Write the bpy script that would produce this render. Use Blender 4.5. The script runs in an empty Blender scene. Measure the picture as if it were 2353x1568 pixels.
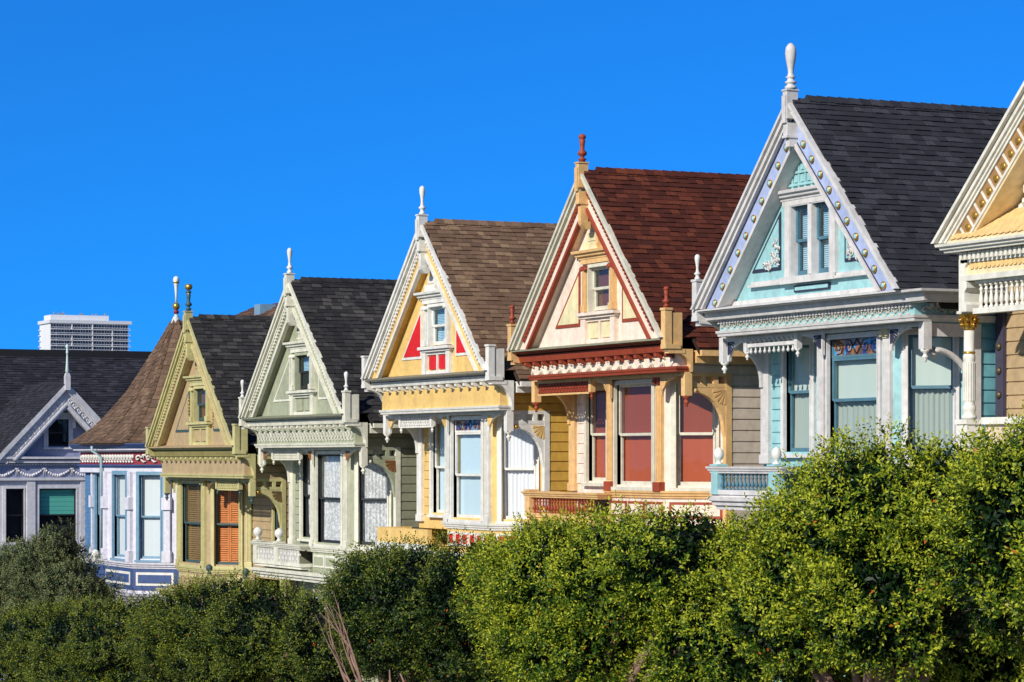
import bpy, math, random
import numpy as np
from mathutils import Vector
R = math.radians
rnd = random.Random(7)
S = bpy.context.scene
C = S.collection
EYE = 8.0                      # camera height; house levels below are relative to it

# ------------------------------------------------------------ camera, sky, sun
cam = bpy.data.cameras.new('camera'); camo = bpy.data.objects.new('camera', cam); C.objects.link(camo)
cam.sensor_width = 36; cam.lens = 36 * 6272.7 / 2353; cam.shift_y = 271 / 2353; cam.clip_end = 6000; cam.clip_start = .5
camo.location = (0, 0, EYE); camo.rotation_euler = (R(90), 0, R(65))
S.camera = camo
SUN = Vector((.5, -1, .66)).normalized()
W = bpy.data.worlds.new('World'); S.world = W; W.use_nodes = True
nt = W.node_tree; nt.nodes.clear()
def nn(t, kind, **kw):
    n = t.nodes.new(kind)
    for k, v in kw.items(): setattr(n, k, v)
    return n
tc = nn(nt, 'ShaderNodeTexCoord'); ad = nn(nt, 'ShaderNodeVectorMath', operation='ADD'); ad.inputs[1].default_value = (0, 0, .12)
nm = nn(nt, 'ShaderNodeVectorMath', operation='NORMALIZE')
sky = nn(nt, 'ShaderNodeTexSky', sky_type='NISHITA'); sky.sun_disc = False
sky.sun_elevation = math.asin(SUN.z); sky.sun_rotation = math.atan2(SUN.x, SUN.y); sky.altitude = 300; sky.air_density = 1.0; sky.dust_density = .1; sky.ozone_density = 4
mu = nn(nt, 'ShaderNodeMix', data_type='RGBA', blend_type='MULTIPLY'); mu.inputs[0].default_value = 1
# clear deep blue away from the sun, paler towards it
dp = nn(nt, 'ShaderNodeVectorMath', operation='DOT_PRODUCT'); dp.inputs[1].default_value = SUN
mr = nn(nt, 'ShaderNodeMapRange', interpolation_type='SMOOTHSTEP'); mr.inputs[1].default_value = -.55; mr.inputs[2].default_value = .75
tn = nn(nt, 'ShaderNodeMix', data_type='RGBA'); tn.inputs[6].default_value = (.06, .52, 1.08, 1); tn.inputs[7].default_value = (.72, .74, .8, 1)
bg = nn(nt, 'ShaderNodeBackground'); bg.inputs[1].default_value = .15; wo = nn(nt, 'ShaderNodeOutputWorld')
L = nt.links.new
L(tc.outputs['Generated'], ad.inputs[0]); L(ad.outputs[0], nm.inputs[0]); L(nm.outputs[0], sky.inputs[0]); L(tc.outputs['Generated'], dp.inputs[0]); L(dp.outputs['Value'], mr.inputs[0]); L(mr.outputs[0], tn.inputs[0]); L(tn.outputs[2], mu.inputs[7]); L(sky.outputs[0], mu.inputs[6]); L(mu.outputs[2], bg.inputs[0]); L(bg.outputs[0], wo.inputs[0])
sl = bpy.data.lights.new('sun', 'SUN'); sl.energy = 4.9; sl.angle = R(.5); sl.color = (1, .95, .84)
so = bpy.data.objects.new('sun', sl); C.objects.link(so); so.rotation_euler = (-SUN).to_track_quat('-Z', 'Y').to_euler(); so.location = (0, 0, 40)
S.render.engine = 'CYCLES'
vs = S.view_settings; vs.view_transform = 'Standard'; vs.look = 'None'; vs.exposure = 0; vs.gamma = 1; vs.use_curve_mapping = False
S.cycles.max_bounces = 6; S.cycles.transparent_max_bounces = 8

# ------------------------------------------------------------ materials
def lin(c):
    return tuple((x / 255 / 12.92 if x / 255 <= .04045 else ((x / 255 + .055) / 1.055) ** 2.4) for x in c)
MATS = {}
def base(name):
    m = bpy.data.materials.new(name); m.use_nodes = True; t = m.node_tree
    return m, t, t.nodes['Principled BSDF'], t.nodes['Material Output']
def paint(name, rgb, rough=.62, var=.19, bump=.25, metal=0, k=.86, fine=9):
    if name in MATS: return MATS[name]
    m, t, b, o = base(name); l = t.links.new
    c = [x * k for x in lin(rgb)]
    tc = nn(t, 'ShaderNodeNewGeometry')
    mp = nn(t, 'ShaderNodeMapping'); mp.inputs['Scale'].default_value = (2.2, 2.2, .7)
    n1 = nn(t, 'ShaderNodeTexNoise'); n1.inputs['Scale'].default_value = 1.6; n1.inputs['Detail'].default_value = 6
    n2 = nn(t, 'ShaderNodeTexNoise'); n2.inputs['Scale'].default_value = fine; n2.inputs['Detail'].default_value = 5
    l(tc.outputs['Position'], mp.inputs[0]); l(mp.outputs[0], n1.inputs['Vector']); l(tc.outputs['Position'], n2.inputs['Vector'])
    ad = nn(t, 'ShaderNodeMath', operation='ADD'); l(n1.outputs[0], ad.inputs[0]); l(n2.outputs[0], ad.inputs[1])
    mr = nn(t, 'ShaderNodeMapRange'); l(ad.outputs[0], mr.inputs[0]); mr.inputs[1].default_value = .55; mr.inputs[2].default_value = 1.35
    mr.inputs[3].default_value = 1 - var * 1.5; mr.inputs[4].default_value = 1 + var * .7
    vm = nn(t, 'ShaderNodeVectorMath', operation='SCALE'); vm.inputs[0].default_value = c; l(mr.outputs[0], vm.inputs['Scale'])
    l(vm.outputs[0], b.inputs['Base Color']); b.inputs['Roughness'].default_value = rough; b.inputs['Metallic'].default_value = metal
    bp = nn(t, 'ShaderNodeBump'); bp.inputs['Strength'].default_value = bump; bp.inputs['Distance'].default_value = .006
    l(n2.outputs[0], bp.inputs['Height']); l(bp.outputs[0], b.inputs['Normal'])
    MATS[name] = m; return m
def shingle_mat(name, c1, c2, c3):
    m, t, b, o = base(name); l = t.links.new
    g = nn(t, 'ShaderNodeNewGeometry'); oi = nn(t, 'ShaderNodeObjectInfo')
    a = nn(t, 'ShaderNodeMath', operation='ADD'); l(g.outputs['Random Per Island'], a.inputs[0]); l(oi.outputs['Random'], a.inputs[1])
    fr = nn(t, 'ShaderNodeMath', operation='FRACT'); l(a.outputs[0], fr.inputs[0])
    n = nn(t, 'ShaderNodeTexNoise'); n.inputs['Scale'].default_value = 30; n.inputs['Detail'].default_value = 3; l(g.outputs['Position'], n.inputs['Vector'])
    n3 = nn(t, 'ShaderNodeTexNoise'); n3.inputs['Scale'].default_value = 1.1; n3.inputs['Detail'].default_value = 3; l(g.outputs['Position'], n3.inputs['Vector'])
    mx = nn(t, 'ShaderNodeMath', operation='MULTIPLY_ADD'); l(n.outputs[0], mx.inputs[0]); mx.inputs[1].default_value = .7; l(fr.outputs[0], mx.inputs[2])
    my = nn(t, 'ShaderNodeMath', operation='MULTIPLY_ADD'); l(n3.outputs[0], my.inputs[0]); my.inputs[1].default_value = .7; l(mx.outputs[0], my.inputs[2])
    rp = nn(t, 'ShaderNodeValToRGB'); e = rp.color_ramp.elements
    e[0].position = .2; e[0].color = (*lin(c1), 1); e[1].position = 1.0; e[1].color = (*lin(c3), 1)
    k = e.new(.75); k.color = (*lin(c2), 1)
    d = nn(t, 'ShaderNodeMath', operation='DIVIDE'); l(my.outputs[0], d.inputs[0]); d.inputs[1].default_value = 1.9; fr.inputs[0]; mx.inputs[1].default_value = .8
    l(d.outputs[0], rp.inputs[0]); l(rp.outputs[0], b.inputs['Base Color']); b.inputs['Roughness'].default_value = .9; b.inputs['Specular IOR Level'].default_value = .25
    n4 = nn(t, 'ShaderNodeTexNoise'); n4.inputs['Scale'].default_value = 130; l(g.outputs['Position'], n4.inputs['Vector'])
    bp = nn(t, 'ShaderNodeBump'); bp.inputs['Strength'].default_value = .5; bp.inputs['Distance'].default_value = .006
    l(n4.outputs[0], bp.inputs['Height']); l(bp.outputs[0], b.inputs['Normal'])
    return m
def glass_mat(name, tint=(.97, .98, .98), refl=.14):
    m, t, b, o = base(name); l = t.links.new; t.nodes.remove(b)
    tr = nn(t, 'ShaderNodeBsdfTransparent'); tr.inputs[0].default_value = (*tint, 1)
    gl = nn(t, 'ShaderNodeBsdfGlossy'); gl.inputs['Roughness'].default_value = .02; gl.inputs[0].default_value = (1, 1, 1, 1)
    n = nn(t, 'ShaderNodeTexNoise'); n.inputs['Scale'].default_value = 1.3
    g = nn(t, 'ShaderNodeNewGeometry'); l(g.outputs['Position'], n.inputs['Vector'])
    bp = nn(t, 'ShaderNodeBump'); bp.inputs['Strength'].default_value = .1; bp.inputs['Distance'].default_value = .03; l(n.outputs[0], bp.inputs['Height']); l(bp.outputs[0], gl.inputs['Normal'])
    fr = nn(t, 'ShaderNodeLayerWeight'); fr.inputs[0].default_value = .5
    pw = nn(t, 'ShaderNodeMath', operation='POWER'); l(fr.outputs['Facing'], pw.inputs[0]); pw.inputs[1].default_value = 5
    ad = nn(t, 'ShaderNodeMath', operation='MULTIPLY_ADD'); l(pw.outputs[0], ad.inputs[0]); ad.inputs[1].default_value = .3; ad.inputs[2].default_value = refl*.12
    mx = nn(t, 'ShaderNodeMixShader'); l(ad.outputs[0], mx.inputs[0]); l(tr.outputs[0], mx.inputs[1]); l(gl.outputs[0], mx.inputs[2]); l(mx.outputs[0], o.inputs[0])
    return m
def cloth(name, rgb, lace=0, k=.85):
    m, t, b, o = base(name); l = t.links.new
    g = nn(t, 'ShaderNodeNewGeometry'); c = [x * k for x in lin(rgb)]
    b.inputs['Base Color'].default_value = (*c, 1); b.inputs['Roughness'].default_value = .9
    if lace:
        v = nn(t, 'ShaderNodeTexVoronoi'); v.inputs['Scale'].default_value = 16; n = nn(t, 'ShaderNodeTexNoise'); n.inputs['Scale'].default_value = 7; n.inputs['Detail'].default_value = 5
        l(g.outputs['Position'], v.inputs['Vector']); l(g.outputs['Position'], n.inputs['Vector'])
        a = nn(t, 'ShaderNodeMath', operation='MULTIPLY'); l(v.outputs['Distance'], a.inputs[0]); l(n.outputs[0], a.inputs[1])
        mr = nn(t, 'ShaderNodeMapRange'); l(a.outputs[0], mr.inputs[0]); mr.inputs[1].default_value = .1; mr.inputs[2].default_value = .32; mr.inputs[3].default_value = 1.05; mr.inputs[4].default_value = .66
        vm = nn(t, 'ShaderNodeVectorMath', operation='SCALE'); vm.inputs[0].default_value = c; l(mr.outputs[0], vm.inputs['Scale']); l(vm.outputs[0], b.inputs['Base Color'])
    return m
def stained(name):
    m, t, b, o = base(name); l = t.links.new
    g = nn(t, 'ShaderNodeNewGeometry'); v = nn(t, 'ShaderNodeTexVoronoi'); v.inputs['Scale'].default_value = 11; l(g.outputs['Position'], v.inputs['Vector'])
    sp = nn(t, 'ShaderNodeSeparateColor'); l(v.outputs['Color'], sp.inputs[0])
    rp = nn(t, 'ShaderNodeValToRGB'); rp.color_ramp.interpolation = 'CONSTANT'; e = rp.color_ramp.elements
    cs = [(0, (95, 70, 60)), (.3, (40, 60, 130)), (.45, (150, 130, 130)), (.65, (150, 95, 45)), (.85, (60, 140, 190))]
    e[0].color = (*lin(cs[0][1]), 1); e[1].position = .3; e[1].color = (*lin(cs[1][1]), 1)
    for p, c in cs[2:]: k = e.new(p); k.color = (*lin(c), 1)
    l(sp.outputs[0], rp.inputs[0]); l(rp.outputs[0], b.inputs['Base Color']); b.inputs['Roughness'].default_value = .12
    return m
GLASS = glass_mat('window_glass'); GLASS2 = glass_mat('old_window_glass', (.85, .95, .97), .5)
STAIN = stained('stained_glass')
DARK = paint('unlit_interior_dark', (26, 26, 30), .9, .05)
LACE = cloth('lace', (232, 232, 235), 1); PALE = cloth('pale_shade', (205, 228, 240)); WHITEC = cloth('white_curtain', (240, 240, 246)); RUST = cloth('rust_shade', (184, 84, 50))
RUST2 = cloth('rust_shade_dull', (150, 68, 44)); MINT = cloth('mint_shade', (200, 214, 206)); SAGEC = cloth('grey_green_curtain', (166, 178, 170)); BLIND = cloth('slat_blind', (215, 225, 240)); LILAC = cloth('lilac_curtain', (205, 205, 228)); OFFW = cloth('offwhite_shade', (228, 234, 238))
GREENB = cloth('green_blind', (95, 190, 175)); WOOD = paint('shutter_wood', (222, 132, 66), .5, .2); WOOD2 = paint('blind_wood', (150, 120, 75), .5, .2)
GOLD = paint('gold_leaf', (205, 160, 70), .3, .15, metal=.75, k=1)
LEADC = paint('lead_came', (50, 45, 50), .4)

# ------------------------------------------------------------ mesh builder
class MB:
    def __init__(s): s.v = []; s.f = []; s.sm = []
    def add(s, v, f, smooth=False):
        n = len(s.v); s.v += [tuple(p) for p in v]; s.f += [tuple(i + n for i in q) for q in f]; s.sm += [smooth] * len(f); return s
    def box(s, x0, x1, y0, y1, z0, z1):
        if x0 > x1: x0, x1 = x1, x0
        if y0 > y1: y0, y1 = y1, y0
        if z0 > z1: z0, z1 = z1, z0
        return s.add([(x0,y0,z0),(x1,y0,z0),(x1,y1,z0),(x0,y1,z0),(x0,y0,z1),(x1,y0,z1),(x1,y1,z1),(x0,y1,z1)],
              [(0,3,2,1),(4,5,6,7),(0,1,5,4),(1,2,6,5),(2,3,7,6),(3,0,4,7)])
    def prism(s, poly, a, b, ax='y', smooth=False):
        # poly in XZ (ax=y), YZ (ax=x) or XY (ax=z)
        P = {'y': lambda p, t: (p[0], t, p[1]), 'x': lambda p, t: (t, p[0], p[1]), 'z': lambda p, t: (p[0], p[1], t)}[ax]
        n = len(poly); ar = sum(poly[i][0]*poly[(i+1)%n][1]-poly[(i+1)%n][0]*poly[i][1] for i in range(n))
        q = list(poly) if ar > 0 else list(poly)[::-1]
        if ax == 'y': q = q[::-1]
        if a > b: a, b = b, a
        v = [P(p, a) for p in q] + [P(p, b) for p in q]
        f = [tuple(range(n))[::-1], tuple(range(n, 2*n))] + [(i, (i+1) % n, n+(i+1) % n, n+i) for i in range(n)]
        s.add(v, f[:2]); s.v = s.v[:-2*n] if False else s.v
        m = len(s.v) - 2*n
        s.f += [tuple(i + m for i in g) for g in f[2:]]; s.sm += [smooth]*n
        return s
    def lathe(s, prof, cx=0, cy=0, cz=0, n=12, smooth=True):
        v = []; f = []; m = len(prof)
        for r, z in prof:
            for k in range(n): a = 2*math.pi*k/n; v.append((cx+r*math.cos(a), cy+r*math.sin(a), cz+z))
        for i in range(m-1):
            for k in range(n): f.append((i*n+k, i*n+(k+1) % n, (i+1)*n+(k+1) % n, (i+1)*n+k))
        if prof[0][1] > prof[-1][1]: f = [g[::-1] for g in f]
        f2 = [tuple(range(n))[::-1], tuple(range((m-1)*n, m*n))]
        if prof[0][1] > prof[-1][1]: f2 = [g[::-1] for g in f2]
        s.add(v, f, smooth); k0 = len(s.v)-len(v)
        s.f += [tuple(i+k0 for i in g) for g in f2]; s.sm += [False]*2
        return s
    def tube(s, pts, rs, n=6):
        pts = [Vector(p) for p in pts]; m = len(pts)
        if not isinstance(rs, (list, tuple)): rs = [rs]*m
        v = []; up = Vector((0.13, .2, 1)).normalized()
        for i in range(m):
            d = (pts[min(i+1, m-1)] - pts[max(i-1, 0)]).normalized()
            a = d.cross(up); a = a.normalized() if a.length > 1e-3 else Vector((1, 0, 0)); b = a.cross(d)
            for k in range(n): t = 2*math.pi*k/n; v.append(pts[i] + (a*math.cos(t) + b*math.sin(t))*rs[i])
        f = [(i*n+k, (i+1)*n+k, (i+1)*n+(k+1) % n, i*n+(k+1) % n) for i in range(m-1) for k in range(n)]
        s.add(v, f, True); k0 = len(s.v)-len(v)
        s.f += [tuple(range(k0, k0+n)), tuple(range(k0+(m-1)*n, k0+m*n))[::-1]]; s.sm += [False]*2
        return s
    def sweep(s, prof, path):
        # prof: closed loop of (out, z); path: XY polyline, outward on its right-hand side
        P = [Vector(p) for p in path]; n = len(P); m = len(prof); v = []
        for i in range(n):
            ns = []
            for a, b in ((i-1, i), (i, i+1)):
                if 0 <= a and b < n: d = (P[b]-P[a]).normalized(); ns.append(Vector((d.y, -d.x)))
            q = ns[0] if len(ns) == 1 else (ns[0]+ns[1]) / (1+ns[0].dot(ns[1]))
            for o, z in prof: v.append((P[i].x+q.x*o, P[i].y+q.y*o, z))
        f = [(i*m+j, (i+1)*m+j, (i+1)*m+(j+1) % m, i*m+(j+1) % m) for i in range(n-1) for j in range(m)]
        f += [tuple(range(m))[::-1], tuple(range((n-1)*m, n*m))]
        ar = sum(prof[j][0]*prof[(j+1)%m][1]-prof[(j+1)%m][0]*prof[j][1] for j in range(m))
        if ar < 0: f = [g[::-1] for g in f]
        return s.add(v, f)
    def mesh(s, name, mat):
        me = bpy.data.meshes.new(name); me.from_pydata(s.v, [], s.f); me.materials.append(mat)
        me.polygons.foreach_set('use_smooth', s.sm); me.update(); return me
def ob(name, me, parent=None, loc=(0,0,0), rot=(0,0,0), **kw):
    o = bpy.data.objects.new(name, me); C.objects.link(o)
    if parent: o.parent = parent
    o.location = loc; o.rotation_euler = rot
    for k, v in kw.items(): o[k] = v
    return o
def thing(name, label, cat, loc, group=None, rotz=0, kind=None):
    o = ob(name, None, None, loc, (0, 0, rotz)); o['label'] = label; o['category'] = cat
    if group: o['group'] = group
    return o
def holes(m, x0, x1, z0, z1, hs, y0, y1):
    # wall slab with rectangular openings
    hs = sorted(hs); x = x0
    for a, b, c, d in hs:
        if a > x: m.box(x, a, y0, y1, z0, z1)
        if c > z0: m.box(a, b, y0, y1, z0, c)
        if d < z1: m.box(a, b, y0, y1, d, z1)
        x = b
    if x < x1: m.box(x, x1, y0, y1, z0, z1)
    return m

# ------------------------------------------------------------ shared builders
def curtain_mesh(w, h, mat, amp=.02, nf=9, key=None):
    m = MB(); n = nf*4+1; ph = rnd.random()*6
    xs = [w*i/(n-1) for i in range(n)]; zs = [0, h*.5, h]
    v = []
    for j, z in enumerate(zs):
        for x in xs: v.append((x, amp*math.sin(x/w*nf*2*math.pi+ph+.3*j)+amp*.5*math.sin(x*23+ph*2+j), z))
    f = [(j*n+i, j*n+i+1, (j+1)*n+i+1, (j+1)*n+i) for j in range(2) for i in range(n-1)]
    m.add(v, f, True); return m.mesh('curtain', mat)
def shutter_mesh(w, h, mat, cols=2, pitch=.055):
    m = MB(); cw = w/cols
    for c in range(cols):
        x = c*cw; m.box(x+.004, x+.045, 0, .03, 0, h); m.box(x+cw-.045, x+cw-.004, 0, .03, 0, h)
        for z in (0, h*.5-.02, h-.05): m.box(x+.045, x+cw-.045, 0, .03, z, z+.05)
        z = .06
        while z < h-.08:
            m.add([(x+.045,.0,z),(x+cw-.045,.0,z),(x+cw-.045,.028,z+pitch*.75),(x+.045,.028,z+pitch*.75)], [(0,1,2,3)]); z += pitch
    return m.mesh('shutter', mat)
def window(par, loc, rotz, w, h, casing, sash, up='PALE', lo=None, cw=.09, split=.5, stain=0, name='window', casd=.05, glass=None, sw=.045, folds=9):
    """frame in plane coordinates: x along the wall, -y outwards, sill at z=0"""
    glass = glass or GLASS
    m = MB()
    m.box(-cw, 0, -casd, .1, -.04, h); m.box(w, w+cw, -casd, .1, -.04, h); m.box(-cw, w+cw, -casd, .1, h, h+cw)
    m.box(-cw-.03, w+cw+.03, -casd-.05, .1, -.1, -.04)
    m.box(-cw*.35, 0, -casd-.015, -casd, -.04, h); m.box(w, w+cw*.35, -casd-.015, -casd, -.04, h); m.box(-cw*.35, w+cw*.35, -casd-.015, -casd, h, h+cw*.35)
    W_ = ob(name, m.mesh('frame', casing), par, loc, (0, 0, rotz))
    h2 = h - stain; zs = h2*split
    s = MB(); y = .035
    s.box(0, sw, y, y+.04, zs, h2); s.box(w-sw, w, y, y+.04, zs, h2); s.box(sw, w-sw, y, y+.04, h2-sw, h2); s.box(sw, w-sw, y, y+.04, zs-.02, zs+.03)
    u = ob('sash', s.mesh('sash', sash), W_)
    s = MB(); y = .075
    s.box(0, sw, y, y+.04, 0, zs+.02); s.box(w-sw, w, y, y+.04, 0, zs+.02); s.box(sw, w-sw, y, y+.04, 0, sw*1.5); s.box(sw, w-sw, y, y+.04, zs-.03, zs+.02)
    ob('sash', s.mesh('sash', sash), W_)
    g = MB().box(sw, w-sw, .052, .056, zs+.03, h2-sw); ob('pane', g.mesh('pane', glass), W_)
    g = MB().box(sw, w-sw, .092, .096, sw*1.5, zs-.03); ob('pane', g.mesh('pane', glass), W_)
    if stain:
        s = MB().box(0, w, .03, .07, h2, h2+.04); s.box(0, .03, .03, .07, h2+.04, h); s.box(w-.03, w, .03, .07, h2+.04, h); ob('transom_frame', s.mesh('tf', sash), W_)
        g = MB().box(.03, w-.03, .045, .05, h2+.04, h); ob('stained_glass', g.mesh('sg', STAIN), W_)
        s = MB(); zc = h2+.04+(stain-.04)/2; r = (stain-.06)/2
        s.tube([(w/2-r, .035, zc), (w/2, .035, zc+r), (w/2+r, .035, zc), (w/2, .035, zc-r), (w/2-r, .035, zc)], .009, 4)
        for sg in (-1, 1):
            for q in (.3, .68):
                cx = w/2+sg*q*w*.5+sg*.03
                s.tube([(cx+sg*(r*(1-t/13))*math.cos(t*.85+1.2)*1.2, .035, zc+(r*(1-t/13)*(1 if q < .5 else -1))*math.sin(t*.85+1.2)) for t in range(12)], .007, 4)
        ob('leading', s.mesh('lead', LEADC), W_)
    for kind, z0, z1 in ((up, zs, h2), (lo or up, 0, zs)):
        if kind == 'NONE': continue
        mats = dict(PALE=PALE, LACE=LACE, WHITE=WHITEC, RUST=RUST, RUST2=RUST2, MINT=MINT, SAGE=SAGEC, BLIND=BLIND, LILAC=LILAC, OFFW=OFFW, GREEN=GREENB, WOOD=WOOD, WOOD2=WOOD2)
        if kind in ('WOOD', 'WOOD2'): me = shutter_mesh(w-.04, z1-z0, mats[kind]); nmx = 'shutter'
        elif kind == 'BLIND':
            b = MB(); z = z0
            while z < z1-.01: b.add([(0,0,z-z0),(w-.04,0,z-z0),(w-.04,.012,z-z0+.028),(0,.012,z-z0+.028)], [(0,1,2,3)]); z += .034
            me = b.mesh('blind', BLIND); nmx = 'blind'
        elif kind == 'GREEN':
            b = MB(); z = z0
            while z < z1-.01: b.box(0, w-.04, 0, .01, z-z0, z-z0+.15); z += .158
            me = b.mesh('blind', GREENB); nmx = 'blind'
        elif kind in ('RUST', 'RUST2', 'OFFW', 'MINT', 'PALE'):
            me = curtain_mesh(w-.04, z1-z0, mats[kind], .004, 3); nmx = 'roller_blind'
        else: me = curtain_mesh(w-.04, z1-z0, mats[kind], .02, folds); nmx = 'curtain'
        ob(nmx, me, W_, (.02, .15, z0))
    # dark sheet behind, its colour stands in for the unlit interior
    ob('dark_backing', MB().box(-.02, w+.02, .3, .33, -.05, h+.05).mesh('dark_backing', DARK), W_)
    return W_

def boards(par, x0, x1, z0, z1, mat, loc, rotz, pitch=.2, proud=.025, clad=None):
    """siding boards as single pieces; plane coordinates as for windows"""
    n = max(1, round((z1-z0)/pitch)); p = (z1-z0)/n
    g = .014
    me = MB().add([(x0,0,0),(x1,0,0),(x1,0,p-g),(x0,0,p-g),(x0,-proud,g*.4),(x1,-proud,g*.4),(x1,-proud*.8,p-g*1.6),(x0,-proud*.8,p-g*1.6)],
        [(0,3,2,1)[::-1][::-1],(4,5,6,7),(0,1,5,4),(1,2,6,5),(2,3,7,6),(3,0,4,7)]).mesh('board', mat)
    for i in range(n):
        b = Vector((0, 0, z0+i*p)); ob('board', me, par, (loc[0], loc[1], loc[2]+b.z), (0, 0, rotz))

FIN_CLUB = [(r*.85, z*.82) for r, z in [(.075,0),(.075,.05),(.05,.07),(.05,.12),(.085,.15),(.09,.18),(.05,.21),(.04,.26),(.035,.34),(.05,.45),(.07,.56),(.075,.64),(.06,.7),(.02,.735),(.002,.74)]]
FIN_BIG = [(r*.8, z*.59) for r, z in [(.12,0),(.12,.08),(.08,.1),(.08,.14),(.12,.17),(.12,.2),(.07,.24),(.07,.3),(.11,.33),(.07,.36),(.055,.45),(.07,.6),(.1,.8),(.115,1.0),(.1,1.15),(.05,1.24),(.005,1.27)]]
FIN_SLIM = [(r*.85, z*.8) for r, z in [(.07,0),(.07,.04),(.1,.06),(.045,.1),(.045,.13),(.1,.17),(.105,.22),(.05,.28),(.055,.4),(.07,.5),(.05,.53),(.08,.56),(.085,.6),(.05,.64),(.01,.66)]]
BALL = [(.05,0),(.09,.02),(.04,.06),(.05,.09),(.1,.14),(.115,.2),(.1,.27),(.05,.31),(.01,.33)]
EGG = [(.11,0),(.11,.03),(.06,.05),(.05,.08),(.11,.13),(.135,.2),(.13,.28),(.09,.36),(.03,.4),(.005,.41)]
DROP = [(.003,-.2),(.03,-.185),(.02,-.16),(.05,-.13),(.055,-.11),(.03,-.09),(.03,-.06),(.075,-.03),(.075,0)]

CACHE = {}
def cm(key, fn):
    if key not in CACHE: CACHE[key] = fn()
    return CACHE[key]
def fan_mesh(w, h, mat, flip=1):
    # bracket slab with concave lower edge and rays; origin at its inner top corner
    m = MB(); pts = [(0, 0), (w, 0), (w, -h*.12)]
    for i in range(9):
        a = i/8*math.pi/2; pts.append((w-(w-.05)*math.sin(a)*.98, -h*.12-(h*.88)*(1-math.cos(a))))
    pts.append((0, -h))
    m.prism([(flip*x, z) for x, z in pts], 0, .05)
    return m.mesh('bracket', mat)
def rays_mesh(w, h, mat, flip=1):
    m = MB()
    for i in range(6):
        a = R(6+i*15.5); r = min(w, h)*.62; b = R(5)
        x0, z0 = .03, -.03
        m.prism([(flip*x0, z0), (flip*(x0+r*math.cos(a-b)), z0-r*math.sin(a-b)), (flip*(x0+r*math.cos(a+b)), z0-r*math.sin(a+b))], -.012, .0)
    return m.mesh('fan_ray', mat)
def orn_scroll(mat, s=1.0):
    m = MB()
    m.tube([(s*(.055*math.cos(t*.7)*(1-t/11)), -.012, s*(.055*math.sin(t*.7)*(1-t/11))) for t in range(10)], .016*s, 5)
    m.tube([(s*.055, -.01, 0), (s*.09, -.014, s*.05), (s*.13, -.01, s*.055), (s*.16, -.01, s*.01)], [.012*s, .02*s, .02*s, .008*s], 5)
    m.tube([(s*.05, -.01, -.02*s), (s*.1, -.014, -.06*s), (s*.15, -.01, -.05*s)], [.01*s, .018*s, .006*s], 5)
    m.tube([(s*.09, -.01, s*.05), (s*.11, -.016, -.01*s)], [.016*s, .006*s], 5)
    return m.mesh('scroll_ornament', mat)
def orn_swag(mat, w=.42, h=.2):
    B = 1.0 if w < .6 else 1.7
    m = MB(); m.tube([(w*i/8, -.008, -h*.75*math.sin(math.pi*i/8)) for i in range(9)], .014, 5)
    for i in range(13):
        t = i/12; x = w*t; z = -h*.75*math.sin(math.pi*t); r = (.018+.016*math.sin(math.pi*t))*B
        m.lathe([(.003, -r), (r*.8, -r*.6), (r, 0), (r*.8, r*.6), (.003, r)], x+rnd.uniform(-.008, .008), -.012, z+rnd.uniform(-.01, .01), 6)
    for q in (-1, 1):
        m.tube([(0, -.015, 0), (q*.05, -.02, .035), (q*.085, -.02, .0), (q*.03, -.02, -.01)], [.01, .016, .014, .008], 5)
        m.tube([(0, -.015, 0), (q*.02, -.015, -.07), (q*.045, -.015, -h*.85)], [.012, .014, .006], 5)
    return m.mesh('swag_ornament', mat)
def orn_loop(mat):
    m = MB()
    m.tube([(.1*(1+math.cos(t*.52))/2*1.0, -.012, .09*math.sin(t*.52)) for t in range(13)], .012, 5)
    m.tube([(.05, -.012, -.09), (.08, -.012, -.13), (.12, -.012, -.13), (.15, -.012, -.09)], .012, 5)
    m.tube([(.1, -.012, 0), (.125, -.014, .05), (.15, -.012, 0), (.125, -.014, -.05), (.1, -.012, 0)], .01, 5)
    return m.mesh('loop_ornament', mat)
def baluster_mesh(h, mat, r=.03):
    p = [(r*.9,0),(r*.9,.08*h),(r*.5,.1*h),(r*.5,.16*h),(r,.24*h),(r*.85,.4*h),(r*.5,.6*h),(r*.6,.72*h),(r*.9,.76*h),(r*.5,.8*h),(r*.5,.88*h),(r*.9,.9*h),(r*.9,h)]
    return MB().lathe(p, n=7).mesh('baluster', mat)
def lattice_mesh(w, h, mat, px=.1):
    # woven block screen
    m = MB(); n = max(2, int(w/px)); p = w/n; rows = 3; q = h/rows
    for r in range(rows):
        for i in range(n):
            x = (i+.5*(r % 2))*p
            if x+p*.72 < w+.001: m.box(x+.02, x+p*.7, -.03, .03, r*q+q*.27, r*q+q*.75)
    for i in range(2*n): x = (i+.5)*p/2; m.box(x-.006, x+.006, -.012, .012, 0, h)
    for r in range(rows-1): m.box(0, w, -.008, .008, (r+1)*q-.01, (r+1)*q+.01)
    return m.mesh('lattice', mat)

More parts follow.
